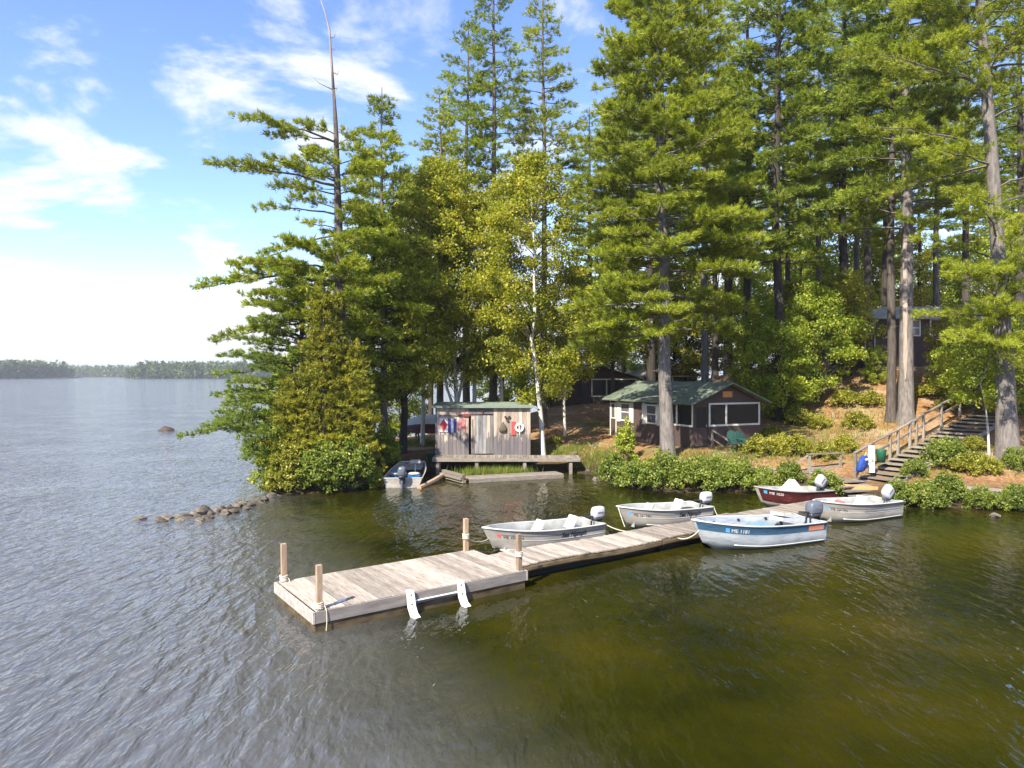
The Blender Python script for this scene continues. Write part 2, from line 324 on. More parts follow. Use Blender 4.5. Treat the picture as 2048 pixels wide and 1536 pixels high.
# lake water: olive body, mirror surface, wind ripples stronger on the open lake
m, t, o = newmat('lake_water'); g = t.nodes.new("ShaderNodeNewGeometry").outputs['Position']
sx = t.nodes.new("ShaderNodeSeparateXYZ"); t.links.new(g, sx.inputs[0])
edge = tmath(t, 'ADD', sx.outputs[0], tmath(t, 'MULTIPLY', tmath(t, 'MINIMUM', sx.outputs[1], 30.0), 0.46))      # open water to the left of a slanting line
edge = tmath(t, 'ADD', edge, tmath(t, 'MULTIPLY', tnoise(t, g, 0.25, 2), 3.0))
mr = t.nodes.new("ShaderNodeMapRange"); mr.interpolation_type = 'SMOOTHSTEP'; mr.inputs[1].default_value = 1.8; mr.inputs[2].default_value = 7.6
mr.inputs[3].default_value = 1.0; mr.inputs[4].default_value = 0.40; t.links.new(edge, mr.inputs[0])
gust = tramp(t, tnoise(t, g, 0.18, 3), [(0.35, (0.6, 0.6, 0.6)), (0.65, (1.0, 1.0, 1.0))])
v1 = tmap(t, g, (1.8, 0.62, 1), rot=(0, 0, math.radians(38))); w1 = tnoise(t, v1, 1.7, 3, 0.5, 0.3)
v2 = tmap(t, g, (1.0, 0.5, 1), rot=(0, 0, math.radians(62))); w2 = tnoise(t, v2, 4.6, 3, 0.5, 0.25)
w3 = tnoise(t, tmap(t, g, (1.0, 0.5, 1), rot=(0, 0, math.radians(15))), 7.5, 2, 0.5)
hgt = tmath(t, 'ADD', tmath(t, 'MULTIPLY', w1, 1.0), tmath(t, 'ADD', tmath(t, 'MULTIPLY', w2, 0.30), tmath(t, 'MULTIPLY', w3, 0.12)))
hgt = tmath(t, 'MULTIPLY', hgt, tmath(t, 'MULTIPLY', mr.outputs[0], gust))
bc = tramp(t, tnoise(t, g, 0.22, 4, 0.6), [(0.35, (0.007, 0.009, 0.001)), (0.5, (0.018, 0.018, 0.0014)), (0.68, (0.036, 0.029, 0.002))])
bc = tmix(t, tmath(t, 'SUBTRACT', tmath(t, 'MULTIPLY', mr.outputs[0], 1.67), 0.67, True), bc, (0.085, 0.086, 0.088))  # pale sky reflection put into the base colour of the open water
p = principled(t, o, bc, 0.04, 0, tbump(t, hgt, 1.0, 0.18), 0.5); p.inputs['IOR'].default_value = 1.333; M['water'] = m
# ------------------------------------------------------------------ terrain and lake
SHORE = [(-10.6, 30.6), (-9.6, 29.6), (-8.2, 29.9), (-6.9, 30.4), (-6.2, 32.4), (-5.8, 35.0), (-5.0, 36.6), (-3.5, 35.9), (-1.5, 36.0), (0.5, 36.0), (2.6, 36.2), (4.0, 35.2), (4.5, 33.2),
         (5.2, 31.4), (6.2, 30.4), (7.8, 29.9), (9.6, 30.0), (11.3, 29.8), (12.8, 28.4), (14.4, 27.2), (16.4, 26.6), (18.6, 26.2), (21.5, 25.6), (26, 24.0), (34, 21.0), (46, 17.0)]
BACK = [(-11.6, 33.5), (-12.4, 38.0), (-12.0, 44.0), (-10.0, 50.0), (-6.0, 54.0), (-2.0, 58.5), (4.0, 64.0), (14.0, 76.0), (30.0, 98.0)]
HT = [(-8.6, 31.6, 0.45), (-7.6, 33.0, 0.55), (-8.5, 37, 0.8), (-8, 44, 0.9), (-5.6, 38.5, 0.75), (-5, 42, 1.0), (-3, 46, 1.3), (-0.5, 37.4, 0.5), (-0.5, 40.0, 0.85), (2.0, 39.5, 0.95), (3.6, 37.8, 0.9), (4.2, 41.5, 1.5),
      (2.2, 46, 2.05), (3.5, 52, 2.7), (0, 50, 1.8), (6.3, 31.9, 0.75), (8.0, 31.4, 0.8), (7.2, 33.2, 1.32), (8.7, 34, 1.42), (10.2, 32.2, 1.15), (10.6, 35, 1.5), (12.6, 36, 1.65), (5.5, 40.5, 1.5), (9.5, 41.5, 1.75), (12.4, 31.0, 0.8), (14.5, 33.5, 1.3),
      (14.4, 29.6, 0.62), (17.0, 31.2, 1.15), (19.2, 33.2, 1.9), (22.6, 35.6, 2.8), (26.0, 38.0, 3.9), (16.0, 37, 2.0), (20.0, 36.5, 2.65), (18.5, 40, 3.5), (22, 44, 5.5), (27, 46, 5.9), (17, 46, 4.0), (12, 48, 2.4), (20.6, 30.2, 1.25), (24, 30.5, 1.7), (16.5, 28.4, 0.7), (20, 27.8, 0.75),
      (30, 33, 3.0), (34, 48, 6.8), (44, 40, 6.0), (44, 62, 8.5), (25, 62, 6.5), (12, 60, 3.6), (6, 56, 2.9), (48, 28, 3.0), (60, 60, 9.0), (30, 80, 6.0)]
pts = [(x, y, 0.0) for x, y in SHORE + BACK] + HT
def off(poly, d):
    r = []
    for i in range(len(poly)):
        a = Vector(poly[max(i - 1, 0)]); b = Vector(poly[min(i + 1, len(poly) - 1)]); tt = (b - a).normalized(); n = Vector((tt.y, -tt.x)); r.append(tuple(Vector(poly[i]) + n * d))
    return r
pts += [(x, y, -0.75) for x, y in off(SHORE, 2.2)[1:5] + off(SHORE, 2.2)[8:12] + off(SHORE, 2.2)[14:]]
pts += [(x, y, -0.9) for x, y in [(-13.5, 30), (-15, 36), (-15.5, 44), (-13, 53), (-8, 58), (-3, 63), (3, 70), (12, 84), (-12, 26), (0, 24), (-16, 70), (10, 20), (25, 16), (40, 8)]]
PT = np.array(pts)
def tps(r2): return 0.5 * r2 * np.log(r2 + 1e-9)
n_ = len(PT); d2 = ((PT[:, None, :2] - PT[None, :, :2]) ** 2).sum(-1)
A = np.zeros((n_ + 3, n_ + 3)); A[:n_, :n_] = tps(d2) + np.eye(n_) * 0.6; A[:n_, n_] = 1; A[:n_, n_ + 1:] = PT[:, :2]; A[n_:, :n_] = A[:n_, n_:].T
SOL = np.linalg.solve(A, np.concatenate([PT[:, 2], np.zeros(3)]))
def terr(x, y):
    x = np.atleast_1d(np.asarray(x, float)); y = np.atleast_1d(np.asarray(y, float))
    r2 = (x[:, None] - PT[None, :, 0]) ** 2 + (y[:, None] - PT[None, :, 1]) ** 2
    return tps(r2) @ SOL[:n_] + SOL[n_] + SOL[n_ + 1] * x + SOL[n_ + 2] * y
def gz(x, y): return float(terr(x, y)[0])
xs = np.concatenate([np.arange(-18, 28, 0.3), np.arange(28, 76, 1.0)]); ys = np.concatenate([np.arange(14, 50, 0.3), np.arange(50, 112, 1.0)])
gx, gy = np.meshgrid(xs, ys); gh = np.concatenate([terr(gx[i], gy[i]) for i in range(len(ys))]).reshape(gx.shape)
rng = np.random.default_rng(3)
gh = np.clip(gh, -1.2, 10) + rng.normal(0, 0.012, gh.shape)
nx, ny = len(xs), len(ys); idx = np.arange(nx * ny).reshape(ny, nx)
faces = np.stack([idx[:-1, :-1], idx[:-1, 1:], idx[1:, 1:], idx[1:, :-1]], -1).reshape(-1, 4)
me = fast_mesh('ground', np.stack([gx, gy, gh], -1).reshape(-1, 3), faces); me.polygons.foreach_set('use_smooth', [True] * len(me.polygons))
tag(link('ground', me, M['ground']), 'rust brown needle covered forest floor sloping to the lake', kind='structure')
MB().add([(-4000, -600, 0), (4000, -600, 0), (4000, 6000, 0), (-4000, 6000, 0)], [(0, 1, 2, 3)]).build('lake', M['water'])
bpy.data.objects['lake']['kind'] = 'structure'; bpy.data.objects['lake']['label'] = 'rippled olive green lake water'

# ------------------------------------------------------------------ foliage generators (numpy)
def unit(a): return a / (np.linalg.norm(a, axis=-1, keepdims=True) + 1e-9)
def blades(cen, dr, n, length, width, spread, rg, up=0.35):
    k = len(cen) * n; c = np.repeat(cen, n, 0); d = np.repeat(dr, n, 0)
    d = unit(d + rg.normal(0, spread, (k, 3)) + np.array([0, 0, up])); c = c + rg.normal(0, length * 0.18, (k, 3))
    s = unit(np.cross(d, rg.normal(0, 1, (k, 3)))) * (width * rg.uniform(0.6, 1.2, (k, 1)) / 2)
    tip = c + d * (length * rg.uniform(0.65, 1.25, (k, 1)))
    v = np.stack([c - s, c + s, tip], 1).reshape(-1, 3); return v, np.arange(k * 3).reshape(-1, 3)
def leafquads(cen, size, rg, flat=0.8):
    k = len(cen); nrm = unit(rg.normal(0, 1, (k, 3)) * np.array([1, 1, 0.8]) + np.array([0, 0, flat]))
    a = unit(np.cross(nrm, rg.normal(0, 1, (k, 3)))); b = np.cross(nrm, a); s = size * rg.uniform(0.6, 1.25, (k, 1))
    v = np.stack([cen - a * s * 0.6, cen - b * s * 0.34, cen + a * s * 0.6, cen + b * s * 0.34], 1).reshape(-1, 3)
    return v, np.arange(k * 4).reshape(-1, 4)
def trunk_tube(path, rads, n=10, rg=None, flare=1.35):
    m = MB(); pts_ = []; rr = []
    for i in range(len(path) - 1):
        for q in (0.0, 0.5):
            pts_.append(Vector(path[i]).lerp(Vector(path[i + 1]), q)); rr.append(rads[i] + (rads[i + 1] - rads[i]) * q)
    pts_.append(Vector(path[-1])); rr.append(rads[-1])
    p0 = pts_[0]; pts_ = [p0 - Vector((0, 0, 0.5)), p0] + [p0.lerp(pts_[1], 0.25)] + pts_[1:]; rr = [rr[0] * flare * 1.15, rr[0] * flare, rr[0] * 1.06] + rr[1:]
    m.tube(pts_, rr, n); return m
def path_at(path, z):
    for i in range(len(path) - 1):
        if path[i][2] <= z <= path[i + 1][2]:
            q = (z - path[i][2]) / (path[i + 1][2] - path[i][2] + 1e-9); return np.array(path[i]) * (1 - q) + np.array(path[i + 1]) * q
    return np.array(path[-1] if z > path[-1][2] else path[0])

class Pine:
    """collects branches (wood tubes) and needle tufts"""
    def __init__(s, seed): s.rg = np.random.default_rng(seed); s.wood = MB(); s.c = []; s.d = []
    def branch(s, base, az, Ln, rise=0.1, droop=0.15, dens=1.0, bare=0.3, lat=0.42, bend=0.0):
        rg = s.rg; q = np.linspace(0, 1, 7); side = rg.normal(0, 0.06) + bend
        hx = np.cos(az + side * q * 2); hy = np.sin(az + side * q * 2)
        P = np.stack([base[0] + hx * Ln * q, base[1] + hy * Ln * q, base[2] + Ln * (rise * q - droop * q * q + 0.10 * droop * q ** 4)], 1)
        P[1:-1] += rg.normal(0, 0.02 * Ln, (5, 3)) * np.array([1, 1, 0.6])
        r0 = 0.010 * Ln + 0.012; s.wood.tube([tuple(p) for p in P], list(np.linspace(r0, 0.006, 7)), 4, False)
        def at(t_): return np.array([np.interp(t_, q, P[:, i]) for i in range(3)])
        st = bare
        while st < 1.0:
            p = at(st); dirm = unit(at(min(st + 0.1, 1.02)) - at(st - 0.1))
            if st > 0.5 or rg.random() < 0.5: s.c.append(p + rg.normal(0, 0.03, 3)); s.d.append(dirm)
            for sg in (-1, 1):
                if rg.random() > 0.88: continue
                l = (lat * Ln * (1 - st) * 1.0 + 0.36) * rg.uniform(0.6, 1.15); a2 = math.atan2(dirm[1], dirm[0]) + sg * rg.uniform(0.6, 1.15)
                dv = np.array([math.cos(a2), math.sin(a2), rg.uniform(-0.02, 0.30)]); k = max(2, int(l / 0.11 * dens)); u = rg.uniform(0.2, 1.0, k)
                s.c += list(p + dv * l * u[:, None] + rg.normal(0, 0.045, (k, 3))); s.d += [dv] * k
                if l > 0.6: s.wood.tube([tuple(p), tuple(p + dv * l * 0.9)], [0.009, 0.004], 3, False)
            st += 0.27 / Ln / max(0.6, dens ** 0.5) * rg.uniform(0.8, 1.25)
    def whorls(s, path, z0, z1, rfun, dz, per, rise=0.15, droop=0.2, dens=1.0, azw=None, bare=0.3, skip=0.0):
        rg = s.rg; z = z0
        while z < z1:
            q = (z - z0) / (z1 - z0); R = rfun(q); a0 = rg.uniform(0, 6.28)
            for k in range(per):
                if rg.random() < skip: continue
                az = a0 + k * 6.283 / per + rg.normal(0, 0.25); w = azw(az) if azw else 1.0; Ln = R * w * rg.uniform(0.7, 1.12)
                if Ln < 0.3: continue
                zz = z + rg.normal(0, dz * 0.25); s.branch(path_at(path, zz) , az, Ln, rise + 0.35 * q + rg.normal(0, 0.07), droop * (1 - 0.6 * q), dens, bare)
            z += dz * rg.uniform(0.75, 1.3)
    def make(s, root, needle, bark, n=8, length=0.2, width=0.036, spread=0.55):
        length *= 1.2; width *= 1.35; n += 2
        v, f = blades(np.array(s.c), np.array(s.d), n, length, width, spread, s.rg)
        link('crown', fast_mesh('crown', v, f), needle, root)
        if s.wood.v: s.wood.build('limbs', bark, root)['kind'] = 'stuff'

class Leafy:
    def __init__(s, seed): s.rg = np.random.default_rng(seed); s.wood = MB(); s.c = []
    def cluster(s, p, r, n, flat=0.7):
        q = s.rg.normal(0, 1, (n, 3)); q = q / np.linalg.norm(q, axis=1, keepdims=True) * (s.rg.random((n, 1)) ** 0.45) * r
        s.c.append(np.array(p) + q * np.array([1, 1, flat]))
    def crown(s, path, z0, z1, rfun, ncl, nleaf, rcl=0.6, limb=True, inner=0.35):
        rg = s.rg
        for i in range(ncl):
            q = rg.random(); z = z0 + (z1 - z0) * q; R = rfun(q); a = rg.uniform(0, 6.283); r = R * (inner + (1 - inner) * math.sqrt(rg.random())); c = path_at(path, z)
            p = c + np.array([math.cos(a) * r, math.sin(a) * r, rg.normal(0, 0.15)]); s.cluster(p, rcl * rg.uniform(0.6, 1.3), int(1.5 * nleaf * rg.uniform(0.5, 1.4)))
            if limb and rg.random() < 0.55:
                b = path_at(path, max(path[0][2] + 0.5, z - r * rg.uniform(0.4, 0.9))); mid = (b + p) / 2 + np.array([0, 0, 0.12 * r])
                s.wood.tube([tuple(b), tuple(mid), tuple(p)], [0.014 + 0.007 * r, 0.010, 0.004], 4, False)
    def make(s, root, leafm, bark, size=0.11, flat=0.8, name='crown'):
        v, f = leafquads(np.concatenate(s.c), size * 1.18, s.rg, flat); link(name, fast_mesh(name, v, f), leafm, root)
        if s.wood.v: s.wood.build('limbs', bark, root)['kind'] = 'stuff'

# ------------------------------------------------------------------ far shores
def far_wood(name, label, x0, x1, y0, y1, n, hmin, hmax, seed, depth):
    rg = np.random.default_rng(seed); V = []; Fc = []; o_ = 0
    for i in range(n):
        q = rg.random(); x = x0 + (x1 - x0) * q; y = y0 + (y1 - y0) * q + depth * rg.random() ** 1.5; hh = rg.uniform(hmin, hmax) * min(1, 0.62 + 6 * min(q, 1 - q))
        r = hh * rg.uniform(0.13, 0.2); con = rg.random() < 0.55; m_ = 34
        zz = rg.random(m_) ** (0.8) ; rr = r * ((1 - zz) ** 0.8 if con else np.sqrt(np.clip(1 - (zz * 1.6 - 0.7) ** 2, 0.05, 1)))
        a = rg.uniform(0, 6.283, m_); c = np.stack([x + np.cos(a) * rr, y + np.sin(a) * rr, 0.3 + hh * zz], 1); w = hh * 0.085
        v = np.stack([c + rg.normal(0, w, (m_, 3)) for _ in range(3)], 1).reshape(-1, 3); V.append(v); Fc.append(np.arange(m_ * 3).reshape(-1, 3) + o_); o_ += m_ * 3
    tag(link(name, fast_mesh(name, np.concatenate(V), np.concatenate(Fc)), M['farleaf']), label, 'forest', kind='stuff')
    b = MB(); y_ = (y0 + y1) / 2 + depth * 0.6
    b.loft([[(x0 - 10, y0 + depth * .05, -0.5), (x0 - 10, y0 + depth * 1.2, -0.5), (x0 - 10, y0 + depth * .6, 1.2)], [(x1 + 10, y1 + depth * .05, -0.5), (x1 + 10, y1 + depth * 1.2, -0.5), (x1 + 10, y1 + depth * .6, 1.2)]])
    tag(b.build('far_bank', M['ground']), kind='structure')
Yi = 800.0; far_wood('island_forest', 'hazy wooded island on the far side of the lake', XP(250, Yi), XP(600, Yi), Yi, Yi + 40, 900, 11, 19, 1, 90)
Yi = 700.0; far_wood('headland_forest', 'wooded headland with taller pines at the left edge', XP(-160, Yi), XP(78, Yi + 120), Yi, Yi + 120, 520, 12, 20, 2, 70)
Yi = 1150.0; far_wood('distant_forest', 'low distant forest line between headland and island', XP(-200, Yi), XP(900, Yi), Yi, Yi, 1500, 13, 19, 4, 120)

# ------------------------------------------------------------------ rocks
def rock_mesh(seed, sx, sy, sz):
    rg = np.random.default_rng(seed); m = MB(); rings = []
    for i in range(6):
        th = math.pi * (i + 0.35) / 6.2; ring = []
        for k in range(9):
            a = 6.283 * k / 9 + 0.2 * i; rr = (0.62 + 0.62 * rg.random())
            ring.append((math.cos(a) * math.sin(th) * rr * sx, math.sin(a) * math.sin(th) * rr * sy, math.cos(th) * (0.85 + 0.25 * rg.random()) * sz))
        rings.append(ring)
    m.loft(rings); return m.mesh('rock')
j = thing('stone_jetty', 'row of brown shore stones running out into the lake left of the bushes', 'stone jetty', (0, 0, 0))
rg = random.Random(4)
stones = [(541, 1000, .55, .30), (512, 1008, .42, .2), (498, 1014, .36, .2), (484, 1011, .38, .16), (470, 1018, .4, .2), (456, 1020, .3, .17), (463, 1027, .38, .16), (440, 1022, .32, .2), (448, 1030, .42, .18), (428, 1026, .34, .14), (418, 1030, .3, .14),
          (402, 1030, .5, .34), (412, 1040, .36, .15), (386, 1032, .26, .2), (366, 1035, .42, .1), (352, 1036, .3, .1), (330, 1038, .5, .12), (314, 1041, .36, .09), (356, 1043, .28, .07), (322, 1046, .32, .06), (276, 1039, .4, .06), (526, 1003, .35, .22), (490, 1020, .3, .13), (476, 1008, .28, .18), (396, 1043, .34, .1)]
for i, (px, py, w, h_) in enumerate(stones):
    x, y, _ = G(px, py, 0); link('stone', rock_mesh(i + 10, w * .62, w * .42, h_ * .72 + .03), M['rock'], j, (x, y + .15, h_ * .10), (0, 0, rg.uniform(0, 3)))
x, y, _ = G(331, 862); tag(link('lake_rock', rock_mesh(77, .72, .55, .42), M['lakerock'], None, (x, y, .0)), 'lone dark rock breaking the surface of the open lake', 'rock')
for i, (px, py, w) in enumerate([(1195, 958, .5), (1222, 952, .35), (1176, 945, .35), (1245, 962, .3), (1990, 1030, .32), (1928, 1008, .35), (1150, 935, .4), (870, 938, .45)]):
    x, y, _ = G(px, py, 0.05)
    tag(link('shore_rock', rock_mesh(40 + i, w * .6, w * .5, w * .36), M['rock'], None, (x, y, max(0.02, gz(x, y))), (0, 0, i)),
        ['brown rock at the water edge left of the long bush row', 'small rock between path end and long bush row', 'small rock at the waterline right of the low float', 'small rock under the left end of the bush row', 'dark rock at the waterline by the right edge', 'pale upright rock under the right boardwalk', 'rock below the right end of the shed deck', 'rock under the left corner of the shed deck'][i], 'rock')
# ------------------------------------------------------------------ main dock
DA = math.radians(35.2); DX = Vector((math.cos(DA), math.sin(DA), 0)); DY = Vector((-math.sin(DA), math.cos(DA), 0))
DN = Vector((-3.78, 13.73, 0))
PL, PW, PZ = 4.96, 2.38, 0.42
def board_mesh(l, w, h, seed=0):
    m = MB(); m.box((0, 0, 0), (w, l, h)); return m.mesh('plank')
dock = thing('dock_platform', 'wide pale plank swimming platform at the outer end of the dock', 'dock', DN, DA)
nb = 34; pw = PL / nb; bm_ = board_mesh(PW, pw - 0.02, 0.038); bm_.materials.append(M['deck'])
rg = random.Random(2)
for i in range(nb): link('plank', bm_, None, dock, ((i + .5) * pw, PW / 2 + rg.uniform(-.006, .006), PZ - .019 + rg.uniform(-.003, .003)), (rg.uniform(-.002, .002), 0, rg.uniform(-.002, .002)))
MB().bx((-.04, -.045, PZ - .235), (PL + .04, -.003, PZ - .012)).build('front_fascia', M['fascia'], dock)
MB().bx((-.04, PW + .003, PZ - .235), (PL + .04, PW + .045, PZ - .012)).build('back_fascia', M['fascia'], dock)
MB().bx((-.085, -.05, PZ - .235), (-.043, PW + .05, PZ - .012)).build('end_fascia', M['fascia'], dock)
MB().bx((PL + .043, -.05, PZ - .235), (PL + .085, PW + .05, PZ - .012)).build('end_fascia', M['fascia'], dock)
MB().bx((-.03, -.02, -.35), (PL + .02, .16, PZ - .25)).bx((-.03, PW - .16, -.35), (PL + .02, PW + .02, PZ - .25)).bx((-.03, .163, -.35), (.12, PW - .163, PZ - .25)).bx((PL - .12, .163, -.35), (PL + .02, PW - .163, PZ - .25)).build('float_frame', M['wet_shade'], dock)
MB().bx((-.055, .1, PZ - .247), (-.02, PW - .1, PZ - .228)).build('green_edge_strip', M['teal'], dock)
MB().bx((.16, .17, -.3), (PL - .16, PW - .17, PZ - .26)).build('float_body', M['dark'], dock)
for (x, y, hh, rope) in ((.08, .07, .86, 1), (.10, PW - .06, .84, 1), (PL - .16, PW - .06, .84, 0), (PL - .08, .07, .84, 0)):
    p = MB().box((0, 0, hh / 2 - .1), (.105, .105, hh + .2)).build('post', M['post'], dock, loc=(x, y, PZ), rot=(rg.uniform(-.02, .02), rg.uniform(-.02, .02), 0))
    r = MB()
    z0 = .03 if rope else .33
    for k in range(4): r.tube([(math.cos(a) * .082, math.sin(a) * .082, z0 + k * .035 + .006 * math.sin(a * 2 + k)) for a in np.linspace(0, 6.28, 13)], .013, 5, False)
    if rope: r.tube([(.08, -.08, z0 + .05), (.10, -.13, -.02), (.10, -.14, -.25), (.09, -.13, -.40)], .009, 5)
    r.build('rope_wrap', M['rope'], p)
c = tag(MB().box((0, 0, .012), (.22, .05, .02)).box((-.05, 0, .004), (.04, .09, .008)).box((.05, 0, .004), (.04, .09, .008)).build('dock_cleat', M['plastic'], None, loc=DN + DX * .62 + DY * .30 + Vector((0, 0, PZ + .002)), rot=(0, 0, DA + .4)),
        'small white cleat on the platform boards by the nearest post', 'cleat')
# white curved swim ladder arms on the front edge
lad = thing('swim_ladder', 'white curved plastic ladder arms with a bar on the platform front edge', 'ladder', DN + DX * 1.98, DA)
for x in (0.0, 1.22):
    r = []
    for (y, z, w) in ((.05, .445, .05), (-.06, .47, .075), (-.10, .30, .085), (-.13, .16, .085), (-.24, .02, .085), (-.42, -.05, .08), (-.50, -.05, .05)):
        ny_, nz_ = (0, .03) if y > -.05 else ((-.03, .012) if z > .1 else (-.008, .032))
        r.append([(x - w, y - ny_ * .5, z - nz_ * .5), (x + w, y - ny_ * .5, z - nz_ * .5), (x + w, y + ny_, z + nz_), (x - w, y + ny_, z + nz_)])
    a_ = MB().loft(r).build('arm', M['plastic'], lad)
    MB().box((x, -.095, .40), (.03, .04, .03)).box((x, -.135, .22), (.03, .04, .03)).build('bolt', M['iron'], a_)
MB().tube([(0.05, -.07, .25), (1.17, -.07, .25)], .018, 8).build('bar', M['plastic'], lad)

# walkway of floating sections to the shore
wp = DN + DX * (PL + .09) + DY * .52
secs = [(5.1, 35.2, 1.32, 'pale floating walkway section joined to the platform'), (4.6, 36.6, 1.26, 'middle floating walkway section between the moored boats'), (4.6, 34.0, 1.2, 'inner walkway section between the red boat and shore')]
for si, (ln, ang, wd, lab) in enumerate(secs):
    a_ = math.radians(ang); w = thing('dock_walkway', lab, 'dock', wp + Vector((0, 0, 0)), a_)
    nb = int(ln / .143); pw = ln / nb; me = board_mesh(wd, pw - .02, .036); me.materials.append(M['deck'] if si == 0 else M['deck_old'])
    Z = .36 - .02 * si
    for i in range(nb):
        sag = .03 * math.sin(i / nb * 6.28 + si) if si < 2 else 0
        link('plank', me, None, w, ((i + .5) * pw, wd / 2 + rg.uniform(-.015, .015), Z - .018 + sag + rg.uniform(-.004, .004)), (rg.uniform(-.006, .006), 0, rg.uniform(-.006, .006)))
    for y in (.03, wd - .03): MB().tube([(0.02 + ln * q * .99, y, Z - .13 + (.03 * math.sin(q * 6.28 + si) if si < 2 else 0)) for q in np.linspace(0, 1, 9)], .085, 7).build('stringer', M['wet_shade'], w)
    MB().bx((.1, .18, -.3), (ln - .1, wd - .18, Z - .17)).build('float_body', M['dark'], w)
    wp = wp + Vector((math.cos(a_), math.sin(a_), 0)) * (ln + .03)

# ------------------------------------------------------------------ boats
class Hull:
    def __init__(s, Ln, B, hs, hb, rake=.5, draft=.13):
        s.L, s.B, s.hs, s.hb, s.rake, s.draft = Ln, B, hs, hb, rake, draft
    def pt(s, t_, q, side=1, inset=0.0):
        """t_: stern 0 to bow 1; q: keel 0, chine .34, gunwale 1"""
        b = s.B / 2 * (0.86 + 0.14 * min(1, t_ / .5)) if t_ < .5 else s.B / 2 * max(0.0, 1 - ((t_ - .5) / .5) ** 2.4)
        b = max(b, .012); zs = s.hs + (s.hb - s.hs) * t_ ** 2.2; bc = b * (.84 - .30 * max(0, t_ - .55) / .45)
        zk = -s.draft + (zs + s.draft) * .30 * max(0, (t_ - .72) / .28) ** 2.5; zc_ = .02 + .34 * max(0, t_ - .25) ** 2.2
        zc_ = max(zc_, zk + .01)
        if q < .34: w = q / .34; y = bc * w; z = zk + (zc_ - zk) * w ** 1.3
        else:
            w = (q - .34) / .66; y = bc + (b - bc) * (w ** .85); z = zc_ + (zs - zc_) * w
            y += .018 * math.sin(w * math.pi * 2.0) * min(1, b * 4)
        x = s.L * t_ - s.rake * (1 - q) ** 1.1 * max(0, (t_ - .55) / .45) ** 2
        y = max(0.0, y - inset) if q > .05 else 0.0
        return Vector((x, side * y, z))
    def build(s, root, outer, inner, rail, rails=True):
        NT, NQ = 26, 12; m = MB(); mi = MB()
        ts = [i / NT for i in range(NT + 1)]; qs = [k / NQ for k in range(NQ + 1)]
        for side in (1, -1): m.loft([[s.pt(t_, q, side) for q in qs] for t_ in ts], closed=False)
        bot = [s.pt(0, q, 1) for q in qs]
        m.add(bot + [s.pt(0, q, -1) for q in qs[::-1][:-1]], [tuple(range(2 * NQ + 1))])
        h_ = m.build('hull', outer, root, True)
        for side in (1, -1):
            rows = []
            for t_ in ts:
                row = []
                for q in qs:
                    p = s.pt(max(t_, .012), q, side, .025); p.z = max(p.z, .07); p.x -= .02 * t_; row.append(p)
                rows.append(row)
            mi.loft(rows, closed=False)
        mi.add([s.pt(.012, q, 1, .025) for q in qs] + [s.pt(.012, q, -1, .025) for q in qs[::-1][:-1]], [tuple(range(2 * NQ + 1))])
        mi.build('inside_liner', inner, root, True)
        r = MB()
        for side in (1, -1): r.tube([s.pt(t_, 1, side) + Vector((0, 0, .004)) for t_ in ts], .024, 6)
        r.tube([s.pt(0, 1, 1), s.pt(0, 1, 1).lerp(s.pt(0, 1, -1), .28) + Vector((0, 0, -.03)), s.pt(0, 1, 1).lerp(s.pt(0, 1, -1), .36) + Vector((0, 0, -.13)), s.pt(0, 1, 1).lerp(s.pt(0, 1, -1), .64) + Vector((0, 0, -.13)), s.pt(0, 1, 1).lerp(s.pt(0, 1, -1), .72) + Vector((0, 0, -.03)), s.pt(0, 1, -1)], .024, 6)
        r.add([s.pt(1, 1, 0) + Vector((.02, 0, .012)), s.pt(.93, 1, 1) + Vector((0, 0, .012)), s.pt(.93, 1, -1) + Vector((0, 0, .012))], [(0, 1, 2)])
        r.build('gunwale', rail, root, True)
        k = MB()
        for side in (1, -1): k.tube([s.pt(t_, .40, side) + Vector((0, side * .008, 0)) for t_ in ts[:-6]], .015, 5)
        for side in (1, -1) if rails else (): k.tube([s.pt(t_, .67, side) + Vector((0, side * .004, 0)) for t_ in ts[:-5]], .007, 4)
        k.build('spray_rail', rail, root, True); return h_
    def strip(s, name, parent, mat, t0, t1, q0, q1, side=1, off_=.004, n=18):
        m = MB(); rows = []
        for i in range(n + 1):
            t_ = t0 + (t1 - t0) * i / n; row = []
            for k in range(11):
                q = q0 + (q1 - q0) * k / 10; p = s.pt(t_, q, side); p.y += side * off_; row.append(p)
            rows.append(row)
        m.loft(rows, closed=False); return m.build(name, mat, parent)
    def text(s, name, parent, mat, txt, size, t0, q0, side=1, shear=0.0, bold=0.0):
        cu = bpy.data.curves.new('lettering', 'FONT'); cu.body = txt; cu.size = size; cu.shear = shear; cu.offset = bold; cu.resolution_u = 2
        ob = bpy.data.objects.new('lettering', cu); col.objects.link(ob); dg = bpy.context.evaluated_depsgraph_get(); dg.update()
        me = bpy.data.meshes.new_from_object(ob.evaluated_get(dg)); bpy.data.objects.remove(ob)
        for v in me.vertices:
            t_ = t0 - v.co.x / s.L * side
            hgt = max(.15, s.pt(t_, 1, side).z - s.pt(t_, .34, side).z) / .66
            p = s.pt(t_, min(.99, q0 + v.co.y / hgt), side); p.y += side * .009; v.co = p
        me.materials.clear(); return link(name, me, mat, parent)
    def thwart(s, name, root, mat, t_, w, z, th=.04):
        b = min(s.pt(min(.97, t_ + w / 2 / s.L), .55, 1).y, s.pt(t_, .85, 1).y) - .035; m = MB(); m.box((s.L * t_, 0, z), (w, 2 * b, th)); m.box((s.L * t_ - w / 2 + .03, 0, z / 2 + .03), (.03, 2 * b * .8, z - .06)); m.box((s.L * t_ + w / 2 - .03, 0, z / 2 + .03), (.03, 2 * b * .8, z - .06)); return m.build(name, mat, root)

